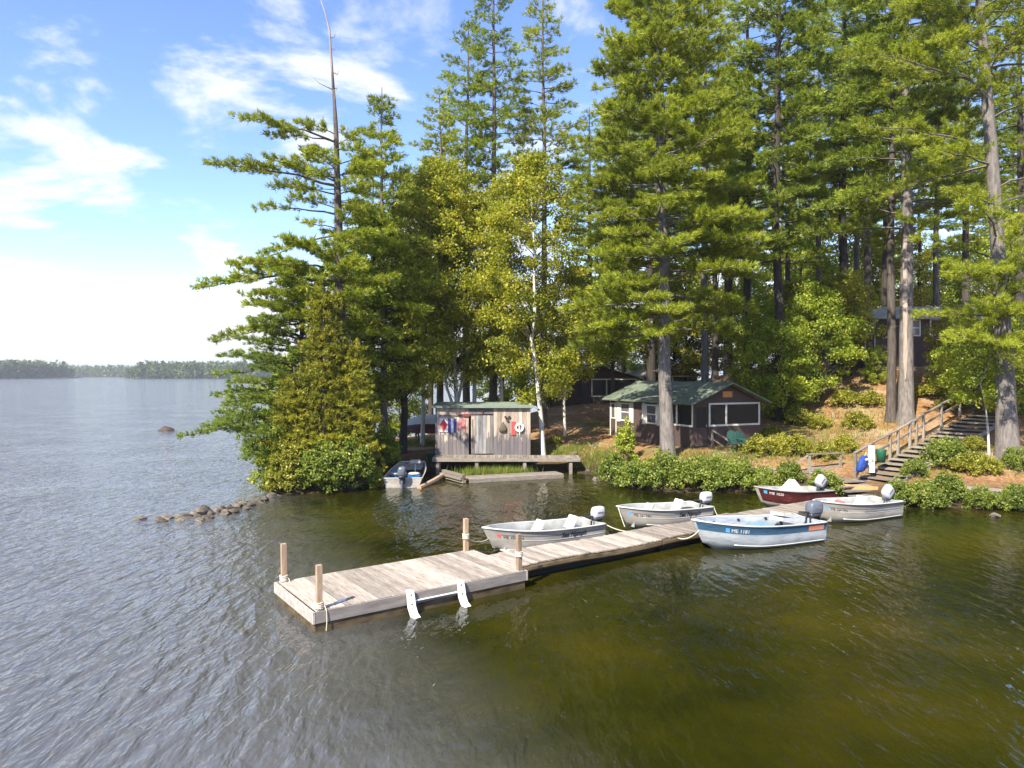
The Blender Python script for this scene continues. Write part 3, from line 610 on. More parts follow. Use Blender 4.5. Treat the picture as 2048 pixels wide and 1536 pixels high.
def outboard(root, x, z, cowl, tilt=0.0, sc_=1.0, yaw=0.0, tiller=True):
    """engine clamped on the transom; x forward, pivots about the clamp"""
    e = bpy.data.objects.new('outboard_motor', None); col.objects.link(e); e.parent = root; e.location = (x, 0, z); e.rotation_euler = (0, tilt, yaw); e.scale = (sc_,) * 3
    rings = []
    for (zz, lx, ly, ox) in ((.13, .19, .13, -.01), (.16, .205, .14, -.01), (.25, .215, .142, -.015), (.36, .205, .135, -.025), (.415, .18, .115, -.04), (.44, .13, .085, -.055), (.445, .05, .03, -.06)):
        rings.append([(ox - .10 + lx * math.copysign(abs(math.cos(a)) ** .45, math.cos(a)), ly * math.copysign(abs(math.sin(a)) ** .45, math.sin(a)), zz) for a in np.linspace(0, 6.283, 17)[:-1]])
    cw = MB().loft(rings).build('cowl', cowl, e, True)
    MB().loft([[(-.10 + lx * math.copysign(abs(math.cos(a)) ** .5, math.cos(a)), ly * math.copysign(abs(math.sin(a)) ** .5, math.sin(a)), zz) for a in np.linspace(0, 6.283, 17)[:-1]] for (zz, lx, ly) in ((.0, .10, .08), (.05, .17, .115), (.128, .195, .132))]).build('engine_pan', M['engine'], e, True); MB().bx((-.24, .128, .25), (-.02, .146, .30)).bx((-.24, -.146, .25), (-.02, -.128, .30)).build('decal', M['stripe'], cw)
    rr = []
    for (zz, lx, ly) in ((.10, .10, .07), (-.1, .075, .055), (-.35, .065, .045), (-.52, .07, .035)):
        rr.append([(-.10 + lx * math.cos(a), ly * math.sin(a), zz) for a in np.linspace(0, 6.283, 11)[:-1]])
    MB().loft(rr).build('leg', M['engine'] if cowl is not M['cowld'] else M['cowld'], e, True)
    g_ = MB(); g_.tube([(.04, 0, -.56), (-.02, 0, -.56), (-.2, 0, -.56), (-.28, 0, -.56)], [.015, .045, .045, .02], 8).box((-.12, 0, -.42), (.24, .14, .012)); g_.box((-.08, 0, -.66), (.10, .012, .16)); gc = g_.build('gearcase', M['engine'], e, True)
    pr = MB()
    for k in range(3):
        a = k * 2.094; pr.add([(-.29, 0, -.56), (-.27, math.cos(a - .35) * .10, -.56 + math.sin(a - .35) * .10), (-.30, math.cos(a + .35) * .10, -.56 + math.sin(a + .35) * .10)], [(0, 1, 2)])
    pr.build('propeller', M['alu'], gc)
    MB().box((.02, 0, -.05), (.07, .20, .26)).box((.07, .07, -.08), (.05, .04, .2)).box((.07, -.07, -.08), (.05, .04, .2)).box((-.02, 0, .06), (.12, .12, .08)).build('clamp_bracket', M['engine'], e)
    if tiller: MB().tube([(.05, .02, .16), (.25, .05, .19), (.46, .08, .21)], [.025, .022, .026], 7).build('tiller', M['engine'], e)
    return e

def place_boat(name, label, bow, stern, h_, cat='boat'):
    d = Vector((bow[0] - stern[0], bow[1] - stern[1], 0)); r = thing(name, label, cat, (stern[0], stern[1], 0), math.atan2(d.y, d.x), None); return r

def sea_boat(root, Hl, decal, reg, brand=True):
    h_ = Hl.build(root, M['alu'], M['aluin'], M['rail'])
    for (t_, w, z) in ((.13, .42, .33), (.42, .30, .33), (.66, .30, .35)): Hl.thwart('bench_seat', root, M['seat'], t_, w, z)
    Hl.thwart('bow_seat', root, M['aluin'], .82, .26, .40)
    Hl.strip('pinstripe', h_, M['stripe'], .02, .92, .80, .83)
    if brand: Hl.text('brand_lettering', h_, M['black'], 'Sea Nymph', .20, .43, .72, 1, .35, .004)
    Hl.text('registration_number', h_, M['black'], reg, .115, .885, .70, 1, 0, .0)
    Hl.strip('sticker', h_, decal, .90, .925, .71, .83, n=3); return h_
def fold_seat(root, mat, x, y, z, ang, w=.40, l=.42, rz=0): return MB().box((0, 0, l / 2), (.05, w, l), None).build('folded_seat_back', mat, root, loc=(x, y, z), rot=(0, ang, rz))
def mooring(label, a, b, sag, rad=.012):
    a = Vector(a); b = Vector(b); m = MB(); m.tube([a.lerp(b, q) + Vector((0, 0, -sag * 4 * q * (1 - q))) for q in np.linspace(0, 1, 11)], rad, 5)
    return tag(m.build('mooring_rope', M['rope']), label, 'rope')

b1 = place_boat('aluminium_boat', 'pale aluminium motorboat with red sticker moored nearest the platform', (-.80, 19.60), (2.50, 21.68), 0)
H1 = Hull(3.92, 1.36, .53, .76); sea_boat(b1, H1, M['redstick'], 'ME 102 MN')
fold_seat(b1, M['seat'], 2.05, -.20, .36, -.62); fold_seat(b1, M['seat'], .85, -.18, .36, -.55)
MB().box((0, 0, 0), (.42, .38, .05)).build('seat_cushion', M['seat'], b1, loc=(1.72, .18, .38)); MB().box((0, 0, 0), (.40, .38, .05)).build('seat_cushion', M['seat'], b1, loc=(.62, .24, .38))
MB().box((2.75, .05, .105), (1.3, .8, .02)).build('floor_board', M['seat'], b1)
outboard(b1, -.03, .50, M['cowlw'])
b2 = place_boat('aluminium_boat', 'aluminium motorboat with a dark cushion on its stern seat behind the walkway', (3.46, 22.9), (6.55, 24.42), 0)
H2 = Hull(3.55, 1.34, .53, .74); sea_boat(b2, H2, M['sticker'], 'ME 161 MN')
fold_seat(b2, M['seat'], 1.05, -.18, .36, -.5); fold_seat(b2, M['aluin'], 2.35, -.10, .36, -.6)
rr = MB().lathe([(.10, 0), (.22, .0), (.26, .05), (.22, .11), (.10, .11)], 16).build('round_cushion', M['engine'], b2, True, loc=(.75, .15, .37))
outboard(b2, -.03, .50, M['cowlw'])
b3 = place_boat('fishing_boat', 'scuffed grey fishing boat with a wide blue band, front side of the walkway', (5.12, 20.15), (9.12, 21.75), 0)
H3 = Hull(4.32, 1.62, .60, .86, .55, .15); hh = H3.build(b3, M['alubl'], M['alubl'], M['rail'], False)
H3.strip('blue_band', hh, M['blue'], .005, .985, .745, .965, 1, .006, 26); H3.strip('blue_band', hh, M['blue'], .005, .985, .745, .965, -1, .006, 26)
H3.strip('faded_decal', hh, M['orange'], .03, .17, .77, .93, 1, .011, 6)
H3.strip('sticker', hh, M['sticker'], .80, .825, .77, .90, 1, .012, 3); H3.text('registration_number', hh, M['white'], 'ME 1181', .15, .79, .78, 1, 0, 0)
for (t_, w, z) in ((.12, .42, .38), (.40, .40, .38), (.66, .36, .40)): H3.thwart('bench_seat', b3, M['seatblue'] if t_ > .2 else M['alubl'], t_, w, z)
MB().box((0, 0, 0), (.62, .52, .05)).build('seat_pad', M['seatblue'], b3, loc=(2.0, .12, .52), rot=(0, .12, .1)); MB().box((0, 0, 0), (.5, .45, .05)).build('seat_pad', M['seatblue'], b3, loc=(2.95, .1, .50), rot=(0, .1, .1))
MB().box((0, 0, 0), (.48, .46, .10)).build('helm_seat', M['seat'], b3, loc=(.95, -.18, .62), rot=(0, -.10, .2)); MB().box((0, 0, 0), (.48, .46, .09)).build('helm_seat_back', M['seat'], b3, loc=(.93, -.18, .74), rot=(0, -.22, .2)); MB().tube([(.95, -.18, .1), (.95, -.18, .58)], .05, 8).build('seat_post', M['engine'], b3)
for x in (1.1, 2.1, 3.1): MB().box((x, -H3.pt(x / 4.32, .95, 1).y + .05, .52 + .02 * x), (.07, .06, .06)).build('rod_clip', M['engine'], b3)
outboard(b3, -.03, .58, M['cowld'], 0, 1.18)
b4 = place_boat('aluminium_boat', 'silver motorboat with its white engine tilted up, nearest the right bank', (10.15, 23.75), (13.45, 25.35), 0)
H4 = Hull(3.78, 1.38, .55, .78); sea_boat(b4, H4, M['sticker'], 'ME 164 MN', False)
H4.strip('worn_stripe', bpy.data.objects[b4.name].children[0], M['stripe'], .03, .55, .66, .74)
fold_seat(b4, M['redstick'], 2.55, -.1, .36, -.6, .35, .34); fold_seat(b4, M['seat'], 1.45, -.12, .36, -.55)
outboard(b4, -.03, .52, M['cowlw'], .75, 1.05)
b5 = place_boat('runabout', 'dark red aluminium runabout with grey covered console behind the walkway', (9.06, 26.5), (12.15, 27.72), 0)
H5 = Hull(3.35, 1.38, .54, .80, .5, .1); hh = H5.build(b5, M['alu'], M['aluin'], M['alu'], False)
for sg in (1, -1): H5.strip('red_band', hh, M['red'], .0, .97, .45, .96, sg, .007, 40)
H5.strip('sticker', hh, M['sticker'], .90, .93, .79, .92, 1, .012, 3); H5.text('registration_number', hh, M['white'], 'ME 1020', .14, .88, .78, 1, 0, 0)
for (t_, w, z) in ((.15, .40, .38), (.62, .34, .40)): H5.thwart('bench_seat', b5, M['aluin'], t_, w, z)
MB().add([(1.25, -.30, .55), (1.25, .30, .55), (1.95, .30, .55), (1.95, -.30, .55), (1.55, -.16, .98), (1.55, .16, .98)], [(0, 3, 2, 1), (0, 1, 5, 4), (2, 3, 4, 5), (1, 2, 5), (3, 0, 4)]).build('console_cover', M['canvas'], b5)
outboard(b5, .02, .56, M['cowlw'], .85, 1.05)

def on_post(x, y, z): return DN + DX * x + DY * y + Vector((0, 0, PZ + z))
bw = lambda b, Hh, t_, q, s_, dz=0: (Matrix.Translation(b.location) @ Matrix.Rotation(b.rotation_euler.z, 4, 'Z')) @ (Hh.pt(t_, q, s_) + Vector((0, 0, dz)))
mooring('pale rope from platform post to the bow of the nearest boat', on_post(PL - .16, PW - .06, .35), bw(b1, H1, .995, .62, 1), .10, .011)
mooring('pale rope from the nearest boat stern to the walkway', bw(b1, H1, .0, .97, 1), Vector((3.7, 20.95, .36)), .08)
mooring('rope hanging from the bow of the boat with dark cushion', bw(b2, H2, .99, .98, 1), Vector((3.42, 21.55, .37)), .03)
mooring('pale rope from cushioned boat stern to the blue banded boat', bw(b2, H2, .0, .97, 1), bw(b3, H3, .62, 1, -1), .12)
mooring('rope from the blue banded boat bow to walkway edge', bw(b3, H3, .985, .7, 1), Vector((4.75, 20.35, .30)), .10, .014)

# jon boat nosed into the cove
jb = thing('jon_boat', 'flat grey jon boat with blue seats and dark outboard nosed into the cove', 'boat', (-4.82, 31.25, 0), math.radians(92.5))
NT = 16; ml = MB(); mi = MB(); Lj, Bj = 4.7, 1.72
def jp(t_, q, ins=0):
    b = Bj / 2 * (1 - .30 * max(0, (t_ - .35) / .65) ** 1.8) - ins; bb = b * .80; zb = -.08 + .34 * max(0, (t_ - .6) / .4) ** 2 + (.04 if ins else 0); zt = .42 + .16 * t_ ** 2
    row = [(-b, zt), (-bb, zb), (bb, zb), (b, zt)]; y, z = row[q]; return (Lj * t_ + (0.02 if ins and t_ == 0 else 0), y, z)
ml.loft([[jp(i / NT, q) for q in range(4)] for i in range(NT + 1)], closed=False); ml.add([jp(0, q) for q in range(4)], [(0, 1, 2, 3)]); ml.add([jp(1, q) for q in range(4)], [(3, 2, 1, 0)]); ml.build('hull', M['alu'], jb)
mi.loft([[jp(i / NT, q, .03) for q in range(4)] for i in range(NT + 1)], closed=False); mi.build('inside_liner', M['jonin'], jb)
r = MB(); r.tube([jp(i / NT, 0) for i in range(NT + 1)], .022, 6).tube([jp(i / NT, 3) for i in range(NT + 1)], .022, 6).tube([jp(0, 0), jp(0, 3)], .022, 6).tube([jp(1, 0), jp(1, 3)], .022, 6); r.build('gunwale', M['rail'], jb)
MB().bx((.04, -.72, .20), (.55, .72, .25)).build('stern_deck', M['jonin'], jb); MB().bx((3.3, -.55, .34), (4.6, .55, .39)).build('bow_deck', M['aluin'], jb)
for y in (.42, -.38):
    s_ = MB().bx((1.15, y - .27, .03), (1.62, y + .27, .40)).build('seat_box', M['coolblue'], jb); MB().lathe([(.0, .40), (.26, .40), (.27, .44), (.22, .47), (0, .475)], 14, (1.38, y, 0)).build('seat_lid', M['canvas'], s_, True)
MB().bx((2.5, .15, .30), (2.95, .75, .46)).build('bait_box', M['seatblue'], jb)
ps = MB().tube([(3.05, -.28, .06), (3.05, -.28, .68)], .035, 8).build('seat_post', M['rail'], jb); MB().loft([[(3.05 + x_ * s1, -.28 + y_ * s1, z_) for (x_, y_) in ((-.2, -.26), (.2, -.26), (.2, .26), (-.2, .26))] for (s1, z_) in ((.6, .68), (1, .72), (1, .80), (.9, .84))]).build('bow_seat', M['canvas'], ps)
MB().tube([(4.35, -.05, .60), (4.0, .10, .62), (3.5, .2, .64)], [.05, .03, .03], 6).build('trolling_motor', M['engine'], jb)
outboard(jb, -.03, .40, M['cowld'], 0, 1.25, 0, False)
lg = MB().tube([(0, 0, 0), (.5, 1.6, .10), (.85, 3.0, .22)], [.11, .12, .09], 8).build('driftwood_log', M['post']); lg.location = (-4.05, 31.0, .02); tag(lg, 'floating log lying against the right side of the jon boat', 'log')

# upturned hulls stored behind the shed
for nm, lab, mt, dz, sc_, dy in (('upturned_skiff', 'upturned weathered white skiff stacked left of the shed', M['seat'], .98, 1.0, 0), ('upturned_canoe', 'dark red upturned canoe under the white skiff', M['red'], .62, .92, -.25)):
    th_ = thing(nm, lab, 'boat', (-6.45, 42.0 + dy, gz(-5, 42) + dz), 0.06); m = MB(); rows = []
    for i in range(17):
        t_ = i / 16; e_ = 1 - abs(2 * t_ - 1) ** 2.6; rows.append([(4.6 * sc_ * (t_), .62 * e_ * math.cos(a) , (.12 + .62 * e_ ** .7 * sc_) * math.sin(a) * (.8 if dz > .6 else .5)) for a in np.linspace(-.15, math.pi + .15, 11)])
    m.loft(rows, closed=False).build('hull', mt, th_, True)
    MB().tube([(4.6 * sc_ * t_, 0, (.12 + .62 * (1 - abs(2 * t_ - 1) ** 2.6) ** .7 * sc_) * (.8 if dz > .6 else .5)) for t_ in np.linspace(0, 1, 15)], .025, 5).build('keel', mt, th_)
rk = thing('boat_rack', 'low log rack carrying the upturned boats beside the shed', 'rack', (-5.0, 42, gz(-5, 42)))
for x in (-.6, 1.4): MB().tube([(x, -.7, .5), (x, .7, .5)], .06, 7).build('cross_log', M['timber'], rk); [MB().tube([(x, s_ * .55, -.2), (x, s_ * .55, .46)], .06, 7).build('leg', M['timber'], rk) for s_ in (-1, 1)]
ll = MB().tube([(-7.4, 38.2, gz(-7.4, 38.2) + .12), (-5.5, 38.6, gz(-5.5, 38.6) + .16), (-3.6, 39.2, gz(-3.6, 39.2) + .15)], [.07, .11, .09], 8).build('fallen_log', M['post']); tag(ll, 'log edging the bank behind the jon boat', 'log')

# ------------------------------------------------------------------ boat shed on its deck
SY, SZ = 36.6, .84; SX0 = XP(872, SY); SWD = XP(1061, SY) - SX0
shed = thing('boat_shed', 'weathered vertical board shed hung with flags and a life ring', 'shed', (SX0, SY, SZ))
nbd = 23; bw_ = SWD / nbd; rg = random.Random(8)
door_a, door_b = XP(942, SY) - SX0, XP(988, SY) - SX0
bmesh_s = MB().box((0, 0, 1.24), (bw_ - .012, .025, 2.48)).mesh('wall_board'); bmesh_s.materials.append(M['shed'])
for i in range(nbd):
    x = (i + .5) * bw_
    if door_a - .04 < x < door_b + .04:
        MB().box((0, 0, .2), (bw_ - .012, .025, .40)).build('wall_board', M['shed'], shed, loc=(x, rg.uniform(-.006, .006), 2.08)); continue
    link('wall_board', bmesh_s, None, shed, (x, rg.uniform(-.008, .008), rg.uniform(-.03, .0)))
MB().bx((.0, .03, 0), (.03, 2.6, 2.42)).build('side_wall', M['shed'], shed); MB().bx((SWD - .03, .03, 0), (SWD, 2.6, 2.42)).build('side_wall', M['shed'], shed); MB().bx((.03, 2.56, 0), (SWD - .03, 2.6, 2.35)).build('back_wall', M['shed'], shed)
MB().bx((-.03, -.035, 0), (.05, -.018, 2.44)).build('corner_board', M['sheddoor'], shed)
dr = MB().bx((door_a, .0, .05), (door_b, .016, 2.04)).build('door', M['dark'], shed)
nd = 6; dw = (door_b - door_a) / nd
for i in range(nd): MB().bx((door_a + i * dw + .006, -.022, .06), (door_a + (i + 1) * dw - .006, .003, 2.03)).build('door_board', M['shed'] if i in (0, 4) else M['sheddoor'], dr)
MB().tube([(door_a + .05, -.05, 2.02), (door_a + .06, -.05, 2.07), (door_b - .3, -.05, 2.10), (door_b - .05, -.05, 2.10)], .014, 5).build('door_track', M['iron'], dr)
MB().box((door_a + .09, -.05, 1.1), (.02, .03, 1.5)).build('latch_bar', M['iron'], dr)
rf = MB().add([(-.22, -.20, 2.53), (SWD + .14, -.20, 2.53), (SWD + .14, 2.8, 2.62), (-.22, 2.8, 2.62), (-.22, -.20, 2.42), (SWD + .14, -.20, 2.42), (SWD + .14, 2.8, 2.51), (-.22, 2.8, 2.51)], [(0, 1, 2, 3), (7, 6, 5, 4), (0, 4, 5, 1), (1, 5, 6, 2), (2, 6, 7, 3), (3, 7, 4, 0)]).build('roof', mat_plain('grey_green_roof_edge', (.17, .21, .17), .8), shed)
MB().bx((.05, -.03, -.10), (SWD - .05, 2.6, -.005)).build('floor_frame', M['timber'], shed)
def onshed(px, py): return (XP(px, SY), SY - .045, H - (py - HY) / F * SY)
def flat(name, label, cat, mat, px0, py0, px1, py1, poly=None, th=.012, dy=0):
    a = onshed(px0, py0); b = onshed(px1, py1); w = b[0] - a[0]; h_ = a[2] - b[2]; poly = poly or [(0, 0), (1, 0), (1, 1), (0, 1)]
    m = MB(); n = len(poly); m.add([(u * w, y, v * h_) for y in (0, th) for u, v in poly], [tuple(range(n)), tuple(range(n, 2 * n))[::-1]] + [(i, i + n, (i + 1) % n + n, (i + 1) % n) for i in range(n)])
    return m, (a[0], SY - .055 + dy, b[2]), w, h_
def wallflag(label, base, px0, py0, px1, py1, extra, poly=None):
    m, loc, w, h_ = flat('signal_flag', label, 'flag', base, px0, py0, px1, py1, poly); t_ = thing('signal_flag', label, 'flag', loc, 0, 'flags on the shed wall'); m.build('cloth', base, t_)
    for nm, mt, pl in extra:
        q = MB(); q.add([(u * w, -.003, v * h_) for u, v in pl], [tuple(range(len(pl)))]); q.build(nm, mt, t_)
wallflag('white signal flag with a red diamond on the shed', M['flagw'], 879, 836, 896, 864, [('diamond', M['flagr'], [(.5, 0.02), (.97, .5), (.5, .95), (.03, .5)])])
wallflag('blue signal flag with a white middle stripe on the shed', M['flagb'], 897, 837, 912, 865, [('stripe', M['flagw'], [(.34, .01), (.68, .01), (.68, .99), (.34, .99)])])
wallflag('faded pink swallowtail signal flag on the shed', M['flagp'], 916, 838, 931, 864, [], [(0, 0.05), (.5, .35), (1, 0), (.95, 1), (.1, 1)])
def x3(px, py, dy=-.03): a = onshed(px, py); return Vector((a[0], a[1] + dy, a[2]))
pd = thing('wall_paddle', 'red brown wooden paddle hung above the flags', 'paddle', x3(881, 831)); Lp = XP(941, SY) - XP(881, SY)
MB().tube([(0, 0, 0), (Lp * .58, 0, .02)], .018, 7).build('shaft', M['paddle'], pd); MB().loft([[(Lp * u, -.012, .02 - w), (Lp * u, .012, .02 - w), (Lp * u, .012, .02 + w), (Lp * u, -.012, .02 + w)] for u, w in ((.55, .018), (.68, .05), (.85, .075), (.97, .065), (1.0, .03))]).build('blade', M['paddle'], pd); MB().box((-.01, 0, 0), (.04, .03, .09)).build('grip', M['paddle'], pd)
lr = thing('life_ring', 'white life ring hung at the right of the shed wall', 'life ring', x3(1039, 855, -.05)); m = MB(); n1_ = 20
m.loft([[((.185 + .06 * math.cos(b)) * math.cos(a), .05 * math.sin(b), (.185 + .06 * math.cos(b)) * math.sin(a)) for b in np.linspace(0, 6.283, 9)[:-1]] for a in np.linspace(0, 6.283, n1_ + 1)], cap=False).build('ring', M['plastic'], lr, True); MB().tube([(-.02, -.04, .12), (.0, -.05, -.1), (.01, -.03, -.36)], .035, 6).build('coiled_line', M['rope'], lr)
m, loc, w, h_ = flat('', '', '', None, 1023, 843, 1031, 870, None, .04); tag(m.build('red_float_board', M['flagr'], None, loc=loc), 'narrow red board beside the life ring on the shed', 'board')
nb_ = thing('net_bag', 'dark olive net bag hanging on the shed right of the door', 'bag', x3(1006, 864, -.03)); MB().loft([[(math.cos(a) * r_ , math.sin(a) * r_ * .35, z_) for a in np.linspace(0, 6.283, 11)[:-1]] for r_, z_ in ((.08, 0), (.19, .04), (.20, .18), (.14, .34), (.06, .46), (.02, .52))]).build('sack', M['olive'], nb_, True); MB().tube([(0, 0, .5), (0, .02, .58)], .012, 5).build('cord', M['rope'], nb_)
for px, py, lab in ((1015, 836, 'rusty three bladed propeller nailed above the net bag'), (965, 822, 'small rusty propeller nailed above the shed door')):
    pr = thing('old_propeller', lab, 'propeller', x3(px, py, -.02)); s_ = 1 if px > 1000 else .62
    for k in range(3):
        a = math.pi / 2 * -1 + k * 2.094; MB().loft([[(math.cos(a + d) * r_ * s_, -.02 * s_ + q, math.sin(a + d) * r_ * s_) for d, q in ((-w_, 0), (w_, -.02), (w_, 0), (-w_, .02))] for r_, w_ in ((.03, .5), (.09, .55), (.15, .45), (.18, .15))]).build('blade', M['iron'], pr)
    MB().lathe([(.03 * s_, -.04), (.045 * s_, -.03), (.045 * s_, .02)], 8, (0, 0, 0), 'Y').build('hub', M['iron'], pr)
ba = MB().lathe([(0, 0), (.18, 0), (.24, .35), (.25, .42), (0, .42)], 10).build('green_bucket', M['greenp'], None, True, loc=(SX0 - .35, SY + 1.2, gz(SX0 - .35, SY + 1.2))); tag(ba, 'dark green bucket behind the left corner of the shed', 'bucket')
# deck in front of the shed
dk = thing('shed_deck', 'narrow plank deck running along the shed front', 'deck', (SX0 - .05, SY - 1.15, 0)); DKL = XP(1160, SY - 1.15) - (SX0 - .05)
nb = 52; pw = DKL / nb; me = board_mesh(1.10, pw - .018, .035); me.materials.append(M['timber'])
for i in range(nb): link('plank', me, None, dk, ((i + .5) * pw, .56 + rg.uniform(-.01, .01), SZ - .03 + rg.uniform(-.004, .004)))
MB().bx((-.02, -.045, SZ - .21), (DKL + .02, -.002, SZ - .02)).build('fascia', M['timber'], dk)
for x in (.25, 2.2, 4.6, 6.9): MB().box((x, .1, .15), (.16, .16, 1.2)).build('pile', M['timber'], dk); MB().box((x, .9, .25), (.16, .16, 1.0)).build('pile', M['timber'], dk)
# low grounded float in front
fl = thing('old_float', 'low weathered float lying at the waterline before the shed', 'dock', G(938, 966, 0), math.radians(20.5)); FLn = 4.75
for y in range(5): MB().bx((0, y * .2 + .01, .14 + .012 * (y % 2)), (FLn, y * .2 + .19, .19 + .012 * (y % 2))).build('plank', M['timber'], fl)
MB().bx((.0, -.05, -.15), (FLn, .0, .17)).build('fascia', M['timber'], fl); MB().bx((.05, .02, -.2), (FLn - .05, .98, .13)).build('float_body', M['wet_shade'], fl)
for k in range(3): MB().beam((-.25 - .1 * (k % 2), -.1 + .02 * k, .08 + .13 * k), (-.75 - .1 * (k % 2), 1.75, .12 + .13 * k), .17, .11).build('stacked_timber', M['timber'], fl)

# ------------------------------------------------------------------ cabins
def frame(parent, mat, x0, x1, z0, z1, w, y0, y1, axis='x', name='frame'):
    m = MB()
    for (a, b, c, d) in ((x0, x1, z0, z0 + w), (x0, x1, z1 - w, z1), (x0, x0 + w, z0 + w, z1 - w), (x1 - w, x1, z0 + w, z1 - w)):
        if axis == 'x': m.bx((a, y0, c), (b, y1, d))
        else: m.bx((y0, a, c), (y1, b, d))
    return m.build(name, mat, parent)
def gable_roof(root, w, Ld, he, hr, ov, mat, th=.07, y0=-.45, y1=None):
    y1 = y1 if y1 is not None else Ld + .35; sl = (hr - he) / (w / 2)
    for sg in (0, 1):
        e = -ov if sg == 0 else w + ov; ze = he - sl * ov + .05; zr = hr + .05
        V = [(e, y0, ze), (w / 2, y0, zr), (w / 2, y1, zr), (e, y1, ze)]; V += [(a, b, c + th) for a, b, c in V]
        f = [(0, 1, 2, 3), (7, 6, 5, 4), (0, 4, 5, 1), (1, 5, 6, 2), (2, 6, 7, 3), (3, 7, 4, 0)]
        MB().add(V, f).build('roof_slope', mat, root)
def tri(root, w, he, hr, y0, y1, mat, name='gable'):
    V = [(0, y0, he), (w, y0, he), (w / 2, y0, hr), (0, y1, he), (w, y1, he), (w / 2, y1, hr)]
    return MB().add(V, [(0, 1, 2), (5, 4, 3), (0, 3, 4, 1), (1, 4, 5, 2), (2, 5, 3, 0)]).build(name, mat, root)
def cabin(name, label, loc, rz, w, Ld, he, hr, porch, door=(.15, .90), skirt=.55, roofm='roofgreen', shutters=True, sign=False):
    c = thing(name, label, 'cabin', loc, rz); T = .10; k = .92; top = he - .06; B = M['brown']
    # back room walls
    MB().bx((0, porch, -skirt), (T, Ld, he)).build('side_wall', B, c); MB().bx((w - T, porch, -skirt), (w, Ld, he)).build('side_wall', B, c); MB().bx((T, Ld - T, -skirt), (w - T, Ld, he)).build('back_wall', B, c); MB().bx((T, porch, 0), (w - T, porch + T, he)).build('porch_back_wall', B, c)
    MB().bx((.02, .02, -.14), (w - .02, Ld - .02, -.02)).build('floor', M['dark'], c)
    # porch knee walls, corner posts, header
    MB().bx((door[1] + .04, 0, -.25), (w, T, k - .02)).build('knee_wall', B, c); MB().bx((0, .0, -.25), (door[0] - .04, T, he)).build('front_wall', B, c)
    MB().bx((0, T, -.25), (T, porch, k - .02)).build('knee_wall', B, c); MB().bx((w - T, T, -.25), (w, porch, k - .02)).build('knee_wall', B, c)
    MB().bx((door[0] - .04, .005, top), (w, T - .005, he)).build('header', B, c); MB().bx((.005, T, top), (T - .005, porch, he)).build('header', B, c); MB().bx((w - T, T, top), (w - .005, porch, he)).build('header', B, c)
    tri(c, w, he + .002, hr, .0, T, B); tri(c, w, he + .002, hr, Ld - T, Ld, B)
    # front screens
    s_ = MB().bx((door[1] + .1, .045, k), (w - .05, .053, top)).build('porch_screen', M['screen'], c); f_ = frame(s_, M['trim'], door[1] + .06, w + .012, k - .02, top + .02, .085, -.018, .03)
    dv = door[1] + .06 + (w - door[1]) * .33; MB().bx((dv - .04, -.016, k + .067), (dv + .04, .03, top - .067)).build('mullion', M['trim'], s_)
    s_ = MB().bx((.045, T, k), (.053, porch, top)).build('porch_screen', M['screen'], c); frame(s_, M['trim'], .0, porch, k - .02, top + .02, .085, -.018, .03, 'y'); MB().bx((-.016, porch * .55 - .04, k + .067), (.03, porch * .55 + .04, top - .067)).build('mullion', M['trim'], s_)
    s_ = MB().bx((w - .053, T, k), (w - .045, porch, top)).build('porch_screen', M['screen'], c); frame(s_, M['trim'], .06, porch, k - .02, top + .02, .085, w - .03, w + .018, 'y')
    # screen door
    d_ = MB().bx((door[0], .02, -.05), (door[1], .06, .88)).bx((door[0], .02, 1.86), (door[1], .06, top)).bx((door[0], .02, .88), (door[0] + .07, .06, 1.86)).bx((door[1] - .07, .02, .88), (door[1], .06, 1.86)).build('screen_door', B, c)
    MB().bx((door[0] + .07, .035, .88), (door[1] - .07, .042, 1.86)).build('door_screen', M['screen'], d_); MB().box((door[1] - .09, .0, .95), (.02, .05, .10)).build('handle', M['trim'], d_)
    gable_roof(c, w, Ld, he, hr, .38, M[roofm])
    if Ld > porch + 2.5:
        for (a, b) in ((porch + .65, porch + 1.45), (porch + 3.05, porch + 3.85)):
            if b > Ld - .4: continue
            wi = MB().bx((-.012, a, .92), (.02, b, 1.80)).build('window', M['glass'], c); frame(wi, M['trim'], a - .07, b + .07, .85, 1.87, .08, -.035, .0, 'y'); MB().bx((-.03, a, 1.33), (-.008, b, 1.38)).build('sash_bar', M['trim'], wi)
            if shutters:
                for sg, e in ((-1, a - .08), (1, b + .08)):
                    sh = MB()
                    for q in range(3): y_ = e + sg * (.02 + q * .105); sh.bx((-.04, min(y_, y_ + sg * .09), .80), (-.015, max(y_, y_ + sg * .09), 1.92))
                    for z_ in (1.0, 1.68): sh.bx((-.055, min(e + sg * .02, e + sg * .32), z_), (-.041, max(e + sg * .02, e + sg * .32), z_ + .09))
                    sh.build('shutter', M['seat'], wi)
        for y_ in (Ld - .04, Ld - .62): MB().bx((-.02, y_, -.2), (.015, y_ + .07, he - .03)).build('corner_trim', M['trim'], c)
        wi = MB().bx((-.012, Ld - .48, 1.0), (.02, Ld - .12, 1.75)).build('window', M['glass'], c); frame(wi, M['trim'], Ld - .53, Ld - .07, .93, 1.82, .06, -.03, .0, 'y')
    for q in range(2): MB().bx((door[0] - .05, -.38 - .3 * q, -.2 - .18 * q - .05), (door[1] + .12, -.10 - .3 * q, -.2 - .18 * q)).build('step', M['timber'], c)
    MB().bx((door[1] + .16, -.12, -.6), (door[1] + .25, -.03, .72)).build('rail_post', M['timber'], c); MB().bx((door[1] + .66, -.98, -.75), (door[1] + .75, -.89, .12)).build('rail_post', M['timber'], c)
